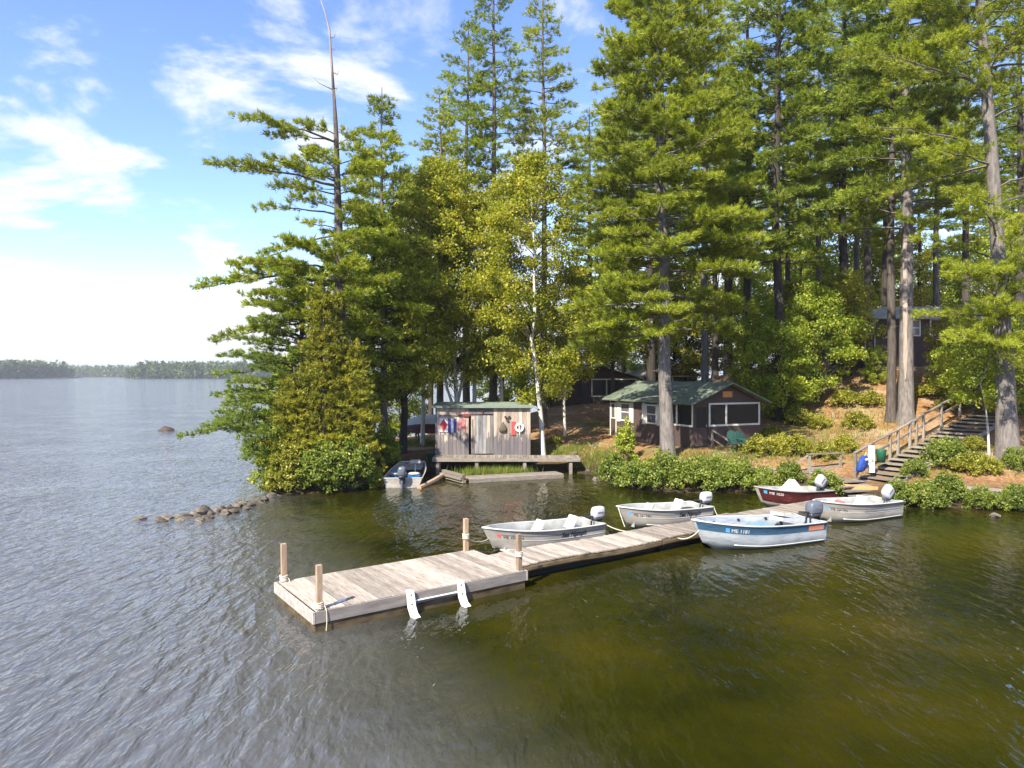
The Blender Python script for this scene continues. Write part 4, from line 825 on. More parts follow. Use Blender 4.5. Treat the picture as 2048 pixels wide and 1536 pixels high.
    MB().beam((door[1] + .20, -.02, .76), (door[1] + .80, -1.06, .06), .09, .06).build('handrail', M['timber'], c); MB().beam((door[1] + .20, -.05, .32), (door[1] + .72, -.95, -.30), .07, .05).build('handrail', M['timber'], c)
    if sign:
        sg = MB().bx((w / 2 - .27, -.03, he + .26), (w / 2 + .27, -.002, he + .49)).build('name_board', M['sign'], c); frame(sg, M['newwood'], w / 2 - .30, w / 2 + .30, he + .23, he + .52, .03, -.04, -.004)
    for x in (.2, w - .2):
        for y in (.3, porch, Ld - .3): MB().box((x, y, -.6), (.2, .2, .9)).build('pier', M['timber'], c)
    return c
CA = math.radians(25)
cabin('cabin', 'brown cabin with green roof, cream trimmed screen porch and orange name board', (8.66, 34.0, 1.55), CA, 4.2, 7.2, 2.08, 2.93, 2.25, sign=True)
cabin('cabin', 'brown cabin with cream porch frames behind leaves up the path', (XP(1128, 51), 51, 2.45), math.radians(8), 5.4, 6.0, 2.25, 3.05, 2.0, (1.15, 1.95), .5, 'roofgreen', False)
cabin('cabin', 'cabin whose tan roof shows behind the big pine', (XP(1300, 60), 60, 2.9), math.radians(18), 4.6, 6.0, 2.0, 2.9, 2.0, roofm='rooftan', shutters=False)
cabin('cabin', 'dark hillside cabin with pale roof above the stairs', (XP(1962, 43.4), 43.4, 6.45), math.radians(92), 4.6, 7.2, 1.95, 2.75, 3.2, (2.4, 3.1), 1.3, 'rooftan', False)
# lattice and deck rail beside the hillside cabin
hd = thing('hillside_deck', 'small raised deck with rail and steps at the right edge', 'deck', (XP(2010, 36), 36, gz(XP(2010, 36), 36))); ZD = Wp(2010, 725, 36)[2] - gz(XP(2010, 36), 36)
for i in range(12): MB().bx((i * .2, 0, ZD - .04), (i * .2 + .185, 2.2, ZD)).build('plank', M['timber'], hd)
for i in range(4): MB().bx((i * .75, 0, -.5), (i * .75 + .1, .1, ZD + .9)).build('post', M['timber'], hd)
for z_ in (.45, .88): MB().bx((-.1, -.045, ZD + z_), (2.6, -.002, ZD + z_ + .1)).build('rail', M['timber'], hd)
for q in range(5): MB().bx((-.9, -.2 - .28 * q, ZD - .2 - .2 * q), (.0, .05 - .28 * q, ZD - .15 - .2 * q)).build('step', M['timber'], hd)

# lawn chairs, bin
for i, (px, lab) in enumerate(((1470, 'teal round backed lawn chair nearer the cabin steps'), (1488, 'teal round backed lawn chair right of its twin'))):
    Y_ = 33.2; x = XP(px, Y_); ch = thing('lawn_chair', lab, 'chair', (x, Y_, gz(x, Y_) + .02), .25 + i * .3, 'teal lawn chairs by the cabin')
    bk = []
    for z_, w_, y_ in ((.40, .20, .16), (.55, .25, .20), (.72, .27, .25), (.88, .21, .30), (.96, .08, .32)): bk.append([(-w_, y_, z_), (w_, y_, z_), (w_, y_ + .03, z_), (-w_, y_ + .03, z_)])
    MB().loft(bk).build('backrest', M['teal'], ch); MB().box((0, -.05, .38), (.5, .48, .04)).build('seat', M['teal'], ch)
    for sx_ in (-1, 1):
        MB().tube([(sx_ * .27, -.28, .56), (sx_ * .29, 0, .60), (sx_ * .26, .22, .60)], .025, 6).build('arm', M['teal'], ch)
        for y_ in (-.25, .2): MB().tube([(sx_ * .24, y_, -.1), (sx_ * .26, y_, .57 if y_ < 0 else .4)], .022, 6).build('leg', M['teal'], ch)

# ------------------------------------------------------------------ stairs, landing, boardwalks
SA = Vector((14.45, 29.7, .72)); SB = Vector((22.7, 35.6, 2.92)); run = Vector((SB.x - SA.x, SB.y - SA.y, 0)); sa = math.atan2(run.y, run.x); rl = run.length
st = thing('hillside_stairs', 'long weathered timber steps climbing the slope with a left handrail', 'stairs', SA, sa); NS = 17; rise = (SB.z - SA.z) / (NS - 1); go = rl / (NS - 1)
tm = MB().box((0, 0, 0), (.46, 1.75, .055)).mesh('tread'); tm.materials.append(M['timber'])
for i in range(NS): link('tread', tm, None, st, (i * go + .2, -.88, i * rise), (0, 0, rg.uniform(-.015, .015)))
rm = MB().box((0, 0, 0), (.03, 1.7, .09)).mesh('riser'); rm.materials.append(M['timber'])
for y in (-.05, -1.7): MB().beam((-.1, y, -.16), (rl + .4, y, (NS - 1) * rise - .10), .05, .18).build('stringer', M['timber'], st)
pp = [(.0, .10), (1.35, .10), (2.9, .10), (3.6, .10), (4.7, .10), (5.3, .10), (6.0, .10), (7.8, .10), (9.8, .10)]
ht = [.95, .98, .98, .98, 1.02, 1.0, 1.05, 1.1, 1.1]
for (x, y), h_ in zip(pp, ht): z_ = x / go * rise; MB().bx((x - .05, y - .05, z_ - .5), (x + .05, y + .05, z_ + h_)).build('rail_post', M['timber'], st)
for i in range(len(pp) - 1):
    (xa, y), (xb, _) = pp[i], pp[i + 1]; za = xa / go * rise + ht[i]; zb = xb / go * rise + ht[i + 1]
    MB().beam((xa - .06, y, za + .03), (xb + .06, y, zb + .03), .12, .05).build('handrail', M['timber'], st)
    MB().beam((xa + .06, y + .02, za - .45), (xb - .06, y + .02, zb - .45), .05, .09).build('mid_rail', M['timber'], st)
ld = thing('stair_landing', 'low timber landing with bench rail at the foot of the stairs', 'landing', (13.1, 29.7, .62), sa - .35)
for i in range(9): MB().bx((i * .19, -.9, -.05), (i * .19 + .175, 1.1, 0)).build('plank', M['timber'], ld)
for x, y, h_ in ((.0, 1.0, .95), (1.6, 1.0, .95)): MB().bx((x - .05, y - .05, -.6), (x + .05, y + .05, h_)).build('post', M['timber'], ld)
MB().bx((-.1, .92, .90), (1.75, 1.08, .95)).build('top_rail', M['timber'], ld); MB().bx((0, .97, .18), (1.6, 1.02, .36)).build('low_rail', M['timber'], ld); MB().beam((-.02, 1.0, .9), (-.75, 1.2, .35), .09, .06).build('sloped_rail', M['timber'], ld)
for q in range(3): MB().bx((-.3, -1.25 - .36 * q, -.17 - .14 * q), (1.5, -.93 - .36 * q, -.12 - .14 * q)).build('step', M['timber'], ld)
x, y, z = Wp(1743, 940, 29.3); wpst = tag(MB().box((0, 0, .45), (.20, .14, 1.1)).build('white_post', M['white'], None, loc=(x, y, z)), 'white painted post at the bottom of the stairs', 'post')
MB().box((0, -.08, .84), (.17, .02, .24)).build('notice_panel', M['seat'], wpst); MB().box((0, -.09, .42), (.08, .03, .12)).build('switch_box', M['alu'], wpst)
x, y, z = Wp(1726, 946, 29.0); bg_ = thing('blue_bag', 'royal blue fabric bag hanging beside the white post', 'bag', (x, y, z + .05), .3); rings = []
for zz, r_, ox in ((.0, .10, -.14), (.06, .20, -.12), (.22, .23, -.06), (.40, .22, 0), (.56, .19, .05), (.66, .10, .07)): rings.append([(ox + math.cos(a) * r_ * (1 + .12 * math.sin(3 * a + zz * 9)), math.sin(a) * r_ * .6, zz) for a in np.linspace(0, 6.283, 13)[:-1]])
MB().loft(rings).build('body', M['bluefab'], bg_, True); MB().box((.06, -.13, .52), (.12, .02, .08), (.2, 0, 0)).build('white_patch', M['white'], bg_); MB().tube([(.07, 0, .62), (.16, 0, .78), (.25, 0, .62)], .015, 5).build('strap', M['rope'], bg_)
x, y, z = Wp(1762, 920, 29.9); bn = thing('green_bin', 'dark green bin behind the lowest stair rail', 'bin', (x, y, z - .1)); MB().lathe([(.16, 0), (.2, .45), (.21, .5)], 12).build('tub', M['greenp'], bn, True); MB().lathe([(.22, .5), (.22, .54), (.05, .58)], 12).build('lid', M['greenp'], bn, True)
x, y, z = Wp(1705, 975, 28.6); tag(MB().box((0, 0, 0), (1.5, .05, .22), (0, .05, -.25)).build('fresh_board', M['newwood'], None, loc=(x + .2, y, .42)), 'fresh orange board set below the landing steps', 'board')
def boardwalk(label, a, b, wd, mt, nb):
    a = Vector(a); b = Vector(b); d = b - a; o_ = thing('boardwalk', label, 'boardwalk', a, math.atan2(d.y, d.x)); ln = d.length; me = board_mesh(wd, ln / nb - .015, .04); me.materials.append(mt)
    for i in range(nb): link('plank', me, None, o_, ((i + .5) * ln / nb, wd / 2, 0 + i / nb * d.z))
    MB().beam((0, -.02, -.10), (ln, -.02, -.10 + d.z), .04, .12).build('edge_beam', M['timber'], o_)
    for x in (.3, ln / 2, ln - .3): MB().box((x, .1, -.4), (.1, .1, .7)).build('post', M['timber'], o_)
boardwalk('sunlit boardwalk behind the bushes left of the landing', (10.6, 31.6, .86), (13.2, 30.2, .74), .75, M['deck_old'], 16)
boardwalk('plank boardwalk along the right bank', Wp(1915, 977, 27.2), Wp(2100, 990, 26.6), .8, M['deck_old'], 24)
# ------------------------------------------------------------------ trees
def base(px, Y, dz=0): x = XP(px, Y); return (x, Y, gz(x, Y) + dz)
def rel(pxpy, Y, b): return [tuple(np.array(Wp(px, py, Y)) - np.array(b)) for px, py in pxpy]

# left hero pine with dead leader
Y = 33.0; b = base(676, Y); P = [(0, 0, 0)] + rel([(678, 700), (680, 560), (677, 450), (674, 350), (672, 260), (667, 180)], Y, b)
t1 = thing('leaning_pine', 'old pine with a bare dead top and long left limbs at the point', 'tree', b)
trunk_tube(P, [.34, .28, .235, .19, .15, .11, .07], 10).build('trunk', M['bark'], t1, True)
top = rel([(667, 180), (662, 110), (659, 60), (650, 25), (640, -4)], Y, b); dt = MB().tube(top, [.07, .055, .042, .026, .01], 7)
for (a, c) in (((667, 180), (612, 142)), ((660, 75), (672, 62)), ((668, 145), (678, 140)), ((663, 95), (670, 92)), ((669, 175), (675, 170))):
    q = rel([a, c], Y, b); mid = Vector(q[0]).lerp(Vector(q[1]), .55) + Vector((0, .1, -.12)); dt.tube([q[0], mid, q[1]], [.035, .022, .006], 5)
dt.build('dead_leader', M['dead'], t1, True)
pn = Pine(11)
def limb(pn, path, px, py, Yb, b, dens=1.0, bare=.3, yoff=0.0, rise=None, droop=.25, lat=.42):
    z = py; p1 = np.array(Wp(px, py, Yb)) - np.array(b); p1[1] += yoff; return p1
for (zpy, px, py, yo, dn, br) in ((285, 480, 245, -.3, 1.1, .38), (285, 530, 270, .6, 1, .4), (372, 428, 345, -.2, 1.15, .40), (365, 545, 330, -.9, 1.3, .3), (430, 520, 428, .2, .8, .5), (470, 505, 540, -.4, 1.0, .45), (560, 385, 585, -.2, 1.1, .45), (545, 480, 545, -1.2, 1.2, .3),
                                  (640, 425, 690, -.1, 1.1, .42), (600, 520, 600, -1.6, 1.2, .25), (290, 745, 255, .2, 1, .3), (355, 770, 345, -.5, 1.2, .2), (340, 630, 330, -1.8, 1.4, .2), (420, 600, 405, -1.2, 1.0, .3), (410, 760, 425, -.6, .8, .4), (500, 790, 470, -.8, 1.0, .3), (540, 700, 500, -2.2, 1.3, .2), (590, 800, 560, -1.0, 1.0, .3), (470, 640, 455, 1.6, .9, .3), (520, 600, 500, -1.6, 1.2, .3), (620, 640, 590, -2.3, 1.2, .2), (560, 560, 520, .8, 1, .3), (530, 590, 490, -1.8, 1.3, .2), (560, 520, 545, -.8, 1.2, .25), (600, 560, 560, -1.9, 1.3, .2), (620, 590, 600, -2.0, 1.2, .2), (570, 740, 540, -2.4, 1.2, .2), (610, 760, 600, -2.2, 1.1, .2), (650, 600, 640, -1.6, 1.2, .2), (500, 740, 480, -2.0, 1.2, .2), (640, 500, 620, -.8, 1.2, .25), (450, 740, 430, -1.5, 1.1, .2), (262, 720, 300, -.6, 1.2, .25), (300, 735, 320, -1.0, 1.2, .2), (330, 745, 300, .8, 1.1, .2), (270, 610, 262, -1.2, 1.2, .2), (390, 760, 385, -.8, 1.2, .2), (390, 560, 385, -1.0, 1.1, .3), (300, 590, 300, 1.0, 1, .3)):
    zb = (H - (zpy - HY) / F * Y) - b[2]; p0 = path_at(P, zb); p1 = np.array(Wp(px, py, Y)) - np.array(b); p1[1] += yo
    dv = p1 - p0; Ln = math.hypot(dv[0], dv[1]); pn.branch(p0, math.atan2(dv[1], dv[0]), Ln, dv[2] / Ln + .22, .22, dn * 1.15, br, .34)
for k in range(40):
    zb = pn.rg.uniform(6.0, 14.5); pn.branch(path_at(P, zb), pn.rg.uniform(0, 6.28), pn.rg.uniform(.8, 2.4), .1, .15, .7, .45, .3)
pn.make(t1, M['pineyel'], M['bark'], 12, .17, .028, .65)

# hemlock with dark drooping left branches below the pine
b = base(602, 33.4); th = thing('hemlock', 'dark hemlock with drooping branches reaching left over the water', 'tree', b); P = [(0, 0, 0), (.0, 0, 5), (0.1, 0, 9.8)]
trunk_tube(P, [.18, .13, .03], 8).build('trunk', M['barkdark'], th, True); pn = Pine(13)
pn.whorls(P, .8, 9.6, lambda q: 4.4 * (1 - q) ** .7 + .3, .40, 5, .10, .28, 1.0, lambda a: 1.12 if math.cos(a) < -.3 else (.85 if math.sin(a) < 0 else .7), .22); pn.make(th, M['hemlock'], M['barkdark'], 12, .13, .028, .55)

def pine_tree(label, px, Y, h_, zlo, R, seed, needle='pine', bark='bark', r0=.26, lean=0.0, dens=1.0, dz=.55, per=4, prof=None, skip=.08, n=8, zhi=None, kind='pine_tree', group=None, length=.2, width=.036, azw=None):
    b = base(px, Y); t_ = thing(kind, label, 'tree', b, 0, group); rg_ = random.Random(seed); P = [(0, 0, 0)]
    for k in range(1, 7): q = k / 6; P.append((lean * h_ * q + rg_.uniform(-.1, .1), rg_.uniform(-.1, .1), h_ * q))
    trunk_tube(P, [r0 * (1 - .88 * (k / 6) ** 1.1) for k in range(7)], 9).build('trunk', M[bark], t_, True)
    pn = Pine(seed); prof = prof or (lambda q: R * (1 - q) ** .7 * (.55 + 1.2 * min(q, .4)) + .35)
    pn.whorls(P, zlo, zhi or h_ * .985, prof, dz, per, .08, .18, dens, azw, .3, skip)
    for k in range(10): z_ = rg_.uniform(2.5, max(3, zlo)); a = rg_.uniform(0, 6.28); p = path_at(P, z_); l = rg_.uniform(.4, 1.3); pn.wood.tube([tuple(p), (p[0] + math.cos(a) * l, p[1] + math.sin(a) * l, p[2] + rg_.uniform(-.2, .2))], [.022, .006], 3, False)
    pn.make(t_, M[needle], M[bark], n, length, width); return t_

# the big pine in front of the cabin
pine_tree('broad young pine with grey trunk standing in front of the cabin', 1336, 32.4, 27.0, 5.9, 4.3, 21, 'pineyel', 'barkgrey', .33, -.022, 1.25, .44, 5, lambda q: 5.3 * (1 - q) ** .6 * (.82 + .5 * min(q, .35)), .06, 12, 26.6, length=.17, width=.026)
# dark trunked pine, right of the cabin
pine_tree('straight dark trunked pine rising behind the right of the cabin', 1556, 40, 32, 8.8, 4.2, 22, 'pinedark', 'barkdark', .29, 0, 1.15, .55, 4, lambda q: 4.6 * (1 - q) ** .5 * (.8 + .4 * min(q, .3)))
# tree by the stairs with peeled bark and its companion
t_ = pine_tree('thick pine with pale peeled wood on its trunk beside the stairs', 1812, 36, 31, 10.0, 4.6, 23, 'pinedark', 'barkgrey', .36, -.004, 1.1, .6, 4, lambda q: 4.6 * (1 - q) ** .5, .12)
sc_m = MB(); rows = []
for z_, w_, r_ in ((2.2, .05, .366), (2.6, .18, .361), (3.4, .30, .353), (4.2, .24, .345), (6.0, .36, .331), (7.2, .28, .319), (8.0, .34, .312), (9.3, .30, .300), (9.8, .08, .295)):
    rows.append([(r_ * math.sin(a) - .004 * z_, -r_ * math.cos(a), z_) for a in np.linspace(-w_ - .55, w_ - .55, 6)])
sc_m.loft(rows, closed=False).build('peeled_patch', M['peeled'], t_, True)
pine_tree('mossy leaning pine trunk touching the peeled pine on its left', 1782, 36.6, 25, 14.5, 3.2, 24, 'pinedark', 'bark', .24, .010, .7, .8, 4)
# right foreground pine with low boughs
b = base(2016, 30); t_ = thing('leaning_pine', 'big grey pine at the right edge with low yellow green boughs', 'tree', b); P = [(0, 0, 0)] + rel([(2008, 700), (1996, 500), (1984, 320), (1968, 120), (1955, -60), (1945, -250)], 30, b)
trunk_tube(P, [.44, .32, .28, .24, .20, .15, .06], 11).build('trunk', M['barkgrey'], t_, True); pn = Pine(25)
for (zpy, px, py, yo, dn) in ((600, 1850, 530, -1.2, 1.1), (560, 1900, 560, -2.4, 1.2), (640, 1830, 640, -1.8, 1.0), (640, 1850, 690, -1.4, 1.1), (560, 2100, 520, -1.5, 1.2), (620, 2120, 620, -2.0, 1.2), (600, 2000, 590, -3.2, 1.3), (660, 2090, 690, -2.2, 1.1), (520, 1840, 470, .5, 1.1), (500, 2060, 450, -2.6, 1.2), (640, 1950, 640, -3.2, 1.2), (650, 1900, 610, -2.6, 1.2), (610, 1950, 520, -2.8, 1.2), (560, 1840, 560, -2.2, 1.2), (680, 1880, 700, -2.2, 1.2), (700, 2080, 650, -3.0, 1.3), (580, 2080, 560, -3.2, 1.3), (540, 1960, 470, -3.0, 1.2), (690, 1970, 740, -2.6, 1.0), (480, 1900, 420, -2.6, 1.2), (420, 2080, 380, -2.8, 1.2), (300, 1720, 250, -.8, 1.1), (180, 1700, 100, -.6, 1.1), (330, 1800, 330, -2.0, 1.1), (220, 1850, 150, -2.4, 1.2), (240, 2120, 180, -1.4, 1.2), (380, 2130, 330, -1.6, 1.2), (120, 2080, 60, -2, 1.2), (100, 1850, 20, -1.2, 1.2), (420, 1860, 400, -1.8, 1.0), (60, 1760, -20, .6, 1.2), (330, 1790, 380, 1.6, 1.0), (450, 2100, 420, 1.2, 1.2), (160, 1960, 100, -2.6, 1.3)):
    zb = (H - (zpy - HY) / F * 30) - b[2]; p0 = path_at(P, zb); p1 = np.array(Wp(px, py, 30)) - np.array(b); p1[1] += yo; dv = p1 - p0; Ln = math.hypot(dv[0], dv[1]); pn.branch(p0, math.atan2(dv[1], dv[0]), Ln, dv[2] / Ln + .18, .2, dn, .25, .40)
pn.whorls(P, 17, 30, lambda q: 4.2 * (1 - q) ** .6 + .4, .7, 4, .1, .18, .9); pn.make(t_, M['pineyel'], M['barkgrey'], 15, .16, .019, .7)

# tall pines behind the birches
pine_tree('tall pine with a thin dying top just right of the old dead topped pine', 772, 37.5, 19.5, 5.0, 3.0, 31, 'pineyel', 'bark', .20, -.012, 1.0, .5, 5, lambda q: 3.5 * (1 - q) ** .85 + .25, .2)
pine_tree('open crowned pine standing tall left of the tallest one', 934, 46, 26.5, 13.5, 3.3, 32, 'pinedark', 'bark', .26, 0, .8, .75, 4, None, .25)
pine_tree('tallest open crowned pine against the sky', 986, 45, 30.5, 12.5, 3.4, 33, 'pinedark', 'bark', .28, 0, .8, .75, 4, None, .2)
pine_tree('open crowned pine close left of the broad young pine', 1086, 44, 27.5, 12.0, 3.2, 34, 'pine', 'bark', .25, 0, .85, .7, 4, None, .2)
pine_tree('rounded pine top above the yellow birches', 880, 42, 20.5, 9.0, 3.2, 35, 'pineyel', 'bark', .22, 0, .9, .6, 4, None, .15)

# forest pines: explicit trunks, crowns shared between copies
protos = [pine_tree('wide dark pine trunk half hidden left of the broad young pine', 1303, 46, 28, 11, 4.0, 41, 'pinedark', 'barkdark', .31, 0, 1.0, .7, 4, None, .15, 7),
          pine_tree('grey pine trunk rising behind the middle of the cabin roof', 1409, 43, 27, 11, 3.9, 42, 'pineyel', 'barkgrey', .25, 0, 1.0, .7, 4, None, .15, 7),
          pine_tree('heavy black pine trunk behind the cabin name board', 1497, 45, 30, 12, 4.0, 43, 'pinedark', 'barkdark', .29, 0, .9, .75, 4, None, .15, 7)]
fp = [(1688, 47, 0, 1.05, 'dark thick pine trunk left of a close trunk pair uphill'), (1712, 52, 1, .95, 'slimmer grey trunk of the close pair uphill'), (1733, 46, 2, .9, 'black straight trunk right of the close pair uphill'), (1770, 50, 0, .85, 'leaning trunk just left of the peeled pine'), (1638, 53, 1, 1.0, 'brown trunk alone in the gap right of the straight dark pine'),
      (1576, 50, 2, .8, 'thin trunk close behind the straight dark pine'), (1430, 55, 0, .85, 'slim trunk behind the cabin ridge, left of two'), (1452, 53, 2, .75, 'slim trunk behind the cabin ridge, right of two'), (1874, 46, 1, .85, 'mid grey trunk between peeled pine and right edge pine'), (1934, 48, 2, .9, 'slender trunk behind the hillside cabin right end'), (1240, 52, 1, .85, 'grey trunk behind leaves left of the broad young pine'), (1180, 56, 0, .85, 'dark trunk above the cabin up the path'), (2040, 44, 0, .95, 'dark trunk at the far right edge uphill')]
for i, (px, Y, k, s_, lab) in enumerate(fp):
    c = copy_tree(protos[k]); c.location = base(px, Y); c.rotation_euler = (0, 0, 1.3 * i + .7); c.scale = (s_, s_, s_ * (1.02 + .05 * math.sin(i))); c['label'] = lab; c['group'] = 'forest pines behind the cabins'
rg = random.Random(19)
for i in range(20):
    Y = rg.uniform(56, 82); px = 1140 + 950 * (i + rg.random()) / 20; c = copy_tree(protos[i % 3]); c.location = base(px, Y); c.rotation_euler = (0, 0, rg.uniform(0, 6)); s_ = rg.uniform(.72, 1.05); c.scale = (s_ * .85, s_ * .85, s_); c['label'] = 'slender pine trunk deep in the forest beyond the cabins'; c['group'] = 'deep forest pines'
for i, (px, Y, s_, lab) in enumerate(((862, 47, .6, 'left trunk of the thin dark pair behind the shed'), (876, 48, .62, 'right trunk of the thin dark pair behind the shed'), (745, 44, .55, 'thin dark trunk in the shade left of the upturned boats'), (720, 46, .5, 'thinnest trunk in the shade behind the yellow cedars'))):
    c = copy_tree(protos[i % 3]); c.location = base(px, Y); c.rotation_euler = (0, 0, i * 2.0); c.scale = (s_, s_, s_ * 1.1); c['label'] = lab; c['group'] = 'thin trunks left of the shed'

# birches and leafy trees
def leafy_tree(label, px, Y, h_, z0, R, seed, leafm='birchleaf', bark='birch', r0=.13, path=None, ncl=150, nleaf=90, rcl=.6, size=.115, prof=None, name='birch_tree', group=None, fork=None, inner=.3):
    b = base(px, Y); t_ = thing(name, label, 'tree', b, 0, group); rg_ = random.Random(seed)
    P = path or [(0, 0, 0)] + [(rg_.uniform(-.25, .25) * k / 3, rg_.uniform(-.2, .2), h_ * k / 5) for k in range(1, 6)]
    m = trunk_tube(P, [r0 * (1 - .85 * k / (len(P) - 1)) for k in range(len(P))], 9, None, 1.15)
    for f_ in fork or []: m.tube(f_, [r0 * .6, r0 * .45, r0 * .15], 7)
    m.build('trunk', M[bark], t_, True); lf = Leafy(seed); lf.crown(P, z0, h_ * 1.02, prof or (lambda q: R * math.sin(math.pi * min(1, .12 + .86 * q)) ** .7), ncl, nleaf, rcl, True, inner); lf.make(t_, M[leafm], M['barkdark'], size); return t_
Y = 37.6; b = base(1087, Y); Pb = [(0, 0, 0)] + rel([(1082, 840), (1073, 740), (1063, 680), (1070, 620), (1068, 560), (1070, 500), (1062, 420), (1066, 330)], Y, b)
leafy_tree('white birch with crooked bright trunk at the right end of the shed', 1087, Y, Pb[-1][2] * 1.04, 3.3, 2.9, 51, 'birchleaf', 'birch', .15, Pb, 240, 95, .66)
Y = 41.0; b = base(912, Y); leafy_tree('forked white birch behind the shed roof', 912, Y, 16.4, 3.6, 3.2, 52, 'birchleaf', 'birch', .17, [(0, 0, 0), (.05, 0, 2.2), (-.1, 0, 5), (-.3, 0, 9), (-.9, 0, 16)], 300, 95, .72, fork=[[(.05, 0, 1.6), (-.5, -.1, 3.2), (-.8, 0, 5.5)], [(.05, 0, 2.2), (.55, .1, 4.6), (.7, 0, 9)]])
leafy_tree('grey birch right of the forked one behind the shed', 948, 42, 14.0, 4.0, 2.9, 53, 'birchleaf', 'birch', .15, None, 170, 95, .62)
leafy_tree('bright yellow green birch crown left above the shed', 845, 40.5, 15.0, 4.5, 2.9, 54, 'birchleaf', 'birch', .13, None, 220, 95, .62)
leafy_tree('leafy birch filling the gap above the shed centre', 1005, 42, 15.0, 4.0, 3.0, 55, 'birchleaf', 'birch', .13, None, 230, 90, .62)
leafy_tree('dark leafy tree with thick trunk left of the upturned boats', 806, 38.5, 11.5, 3.2, 2.9, 56, 'birchleaf', 'barkdark', .22, None, 220, 95, .62, .12, name='leafy_tree')
leafy_tree('shady leafy tree behind the old pine trunk', 735, 38, 12.5, 2.6, 3.0, 57, 'leaf', 'barkdark', .17, None, 250, 95, .65, .12, name='leafy_tree')
leafy_tree('leafy maple overhanging the cabin up the path', 1225, 46.5, 9.5, 3.8, 2.6, 58, 'leaf', 'barkdark', .14, None, 150, 90, .6, .12, name='leafy_tree')
leafy_tree('leafy sapling right of the crooked birch over the path', 1130, 41.5, 9.5, 3.4, 2.3, 59, 'birchleaf', 'birch', .09, None, 120, 90, .6, .11, name='leafy_tree')
# hillside saplings
sap = [leafy_tree('bushy sapling at the foot of the dark pine right of the cabin', 1560, 39.5, 5.4, .5, 2.1, 61, 'leaf', 'barkdark', .05, None, 120, 85, .5, .11, name='sapling'),
       leafy_tree('taller sapling with crooked stem in the middle of the slope', 1640, 40.0, 6.6, 1.3, 2.3, 62, 'leaf', 'barkdark', .05, None, 140, 85, .52, .11, name='sapling'),
       leafy_tree('yellow lit sapling crown over the slope left of the peeled pine', 1702, 43, 6.0, 1.5, 2.0, 63, 'leafyel', 'barkdark', .05, None, 110, 80, .5, .11, name='sapling')]
for i, (px, Y, k, s_, lab) in enumerate(((1600, 44, 2, 1.05, 'sapling filling the gap behind the slope thicket'), (1668, 42.5, 2, 1.0, 'rounded sapling below the hillside cabin left end'), (1525, 44, 0, 1.1, 'sapling behind the right gable corner of the cabin'), (1752, 41, 0, .4, 'small sapling right below the hillside cabin wall'), (1895, 38.2, 0, .5, 'leafy sapling screening the hillside cabin porch'), (1945, 35.5, 1, .72, 'leafy sapling shading the top of the stairs'), (2030, 34.5, 0, .9, 'leafy sapling under the deck at the right edge'), (1905, 40, 2, .7, 'yellow sapling under the hillside cabin rail'))):
    c = copy_tree(sap[k]); c.location = base(px, Y); c.rotation_euler = (0, 0, i * 1.1); c.scale = (s_, s_, s_); c['label'] = lab; c['group'] = 'saplings on the slope'
t_ = leafy_tree('slim pale stemmed birch sapling right of the stairs', 1978, 31.0, 5.2, 2.3, 1.35, 64, 'leaf', 'birch', .055, None, 60, 80, .42, .10, name='sapling')
fr = [leafy_tree('broad leafy tree glowing in the sun deep behind the cabins', 1350, 62, 12, 1.5, 3.6, 71, 'leafyel', 'barkdark', .16, None, 150, 70, .85, .19, name='understory_tree', group='sunlit understory'), leafy_tree('broad leafy tree glowing in the sun deep behind the cabins', 1600, 60, 10, 1.2, 3.6, 72, 'leaf', 'barkdark', .16, None, 150, 70, .85, .19, name='understory_tree', group='sunlit understory')]
for i in range(15):
    c = copy_tree(fr[i % 2]); px = 1150 + 940 * (i + .5) / 15; Y = 58 + (i * 7) % 17; c.location = base(px, Y); c.rotation_euler = (0, 0, i * 2.2); s_ = .75 + .07 * (i % 5); c.scale = (s_, s_, s_)
for i, (px, Y, s_) in enumerate(((600, 47, .7), (690, 50, .65), (800, 52, .6), (1010, 55, .8), (1080, 57, .85))):
    c = copy_tree(fr[1]); c.location = base(px, Y); c.rotation_euler = (0, 0, i * 1.2); c.scale = (s_,) * 3; c['label'] = 'leafy tree on the far side of the point behind the birches'; c['group'] = 'far side leafy trees'

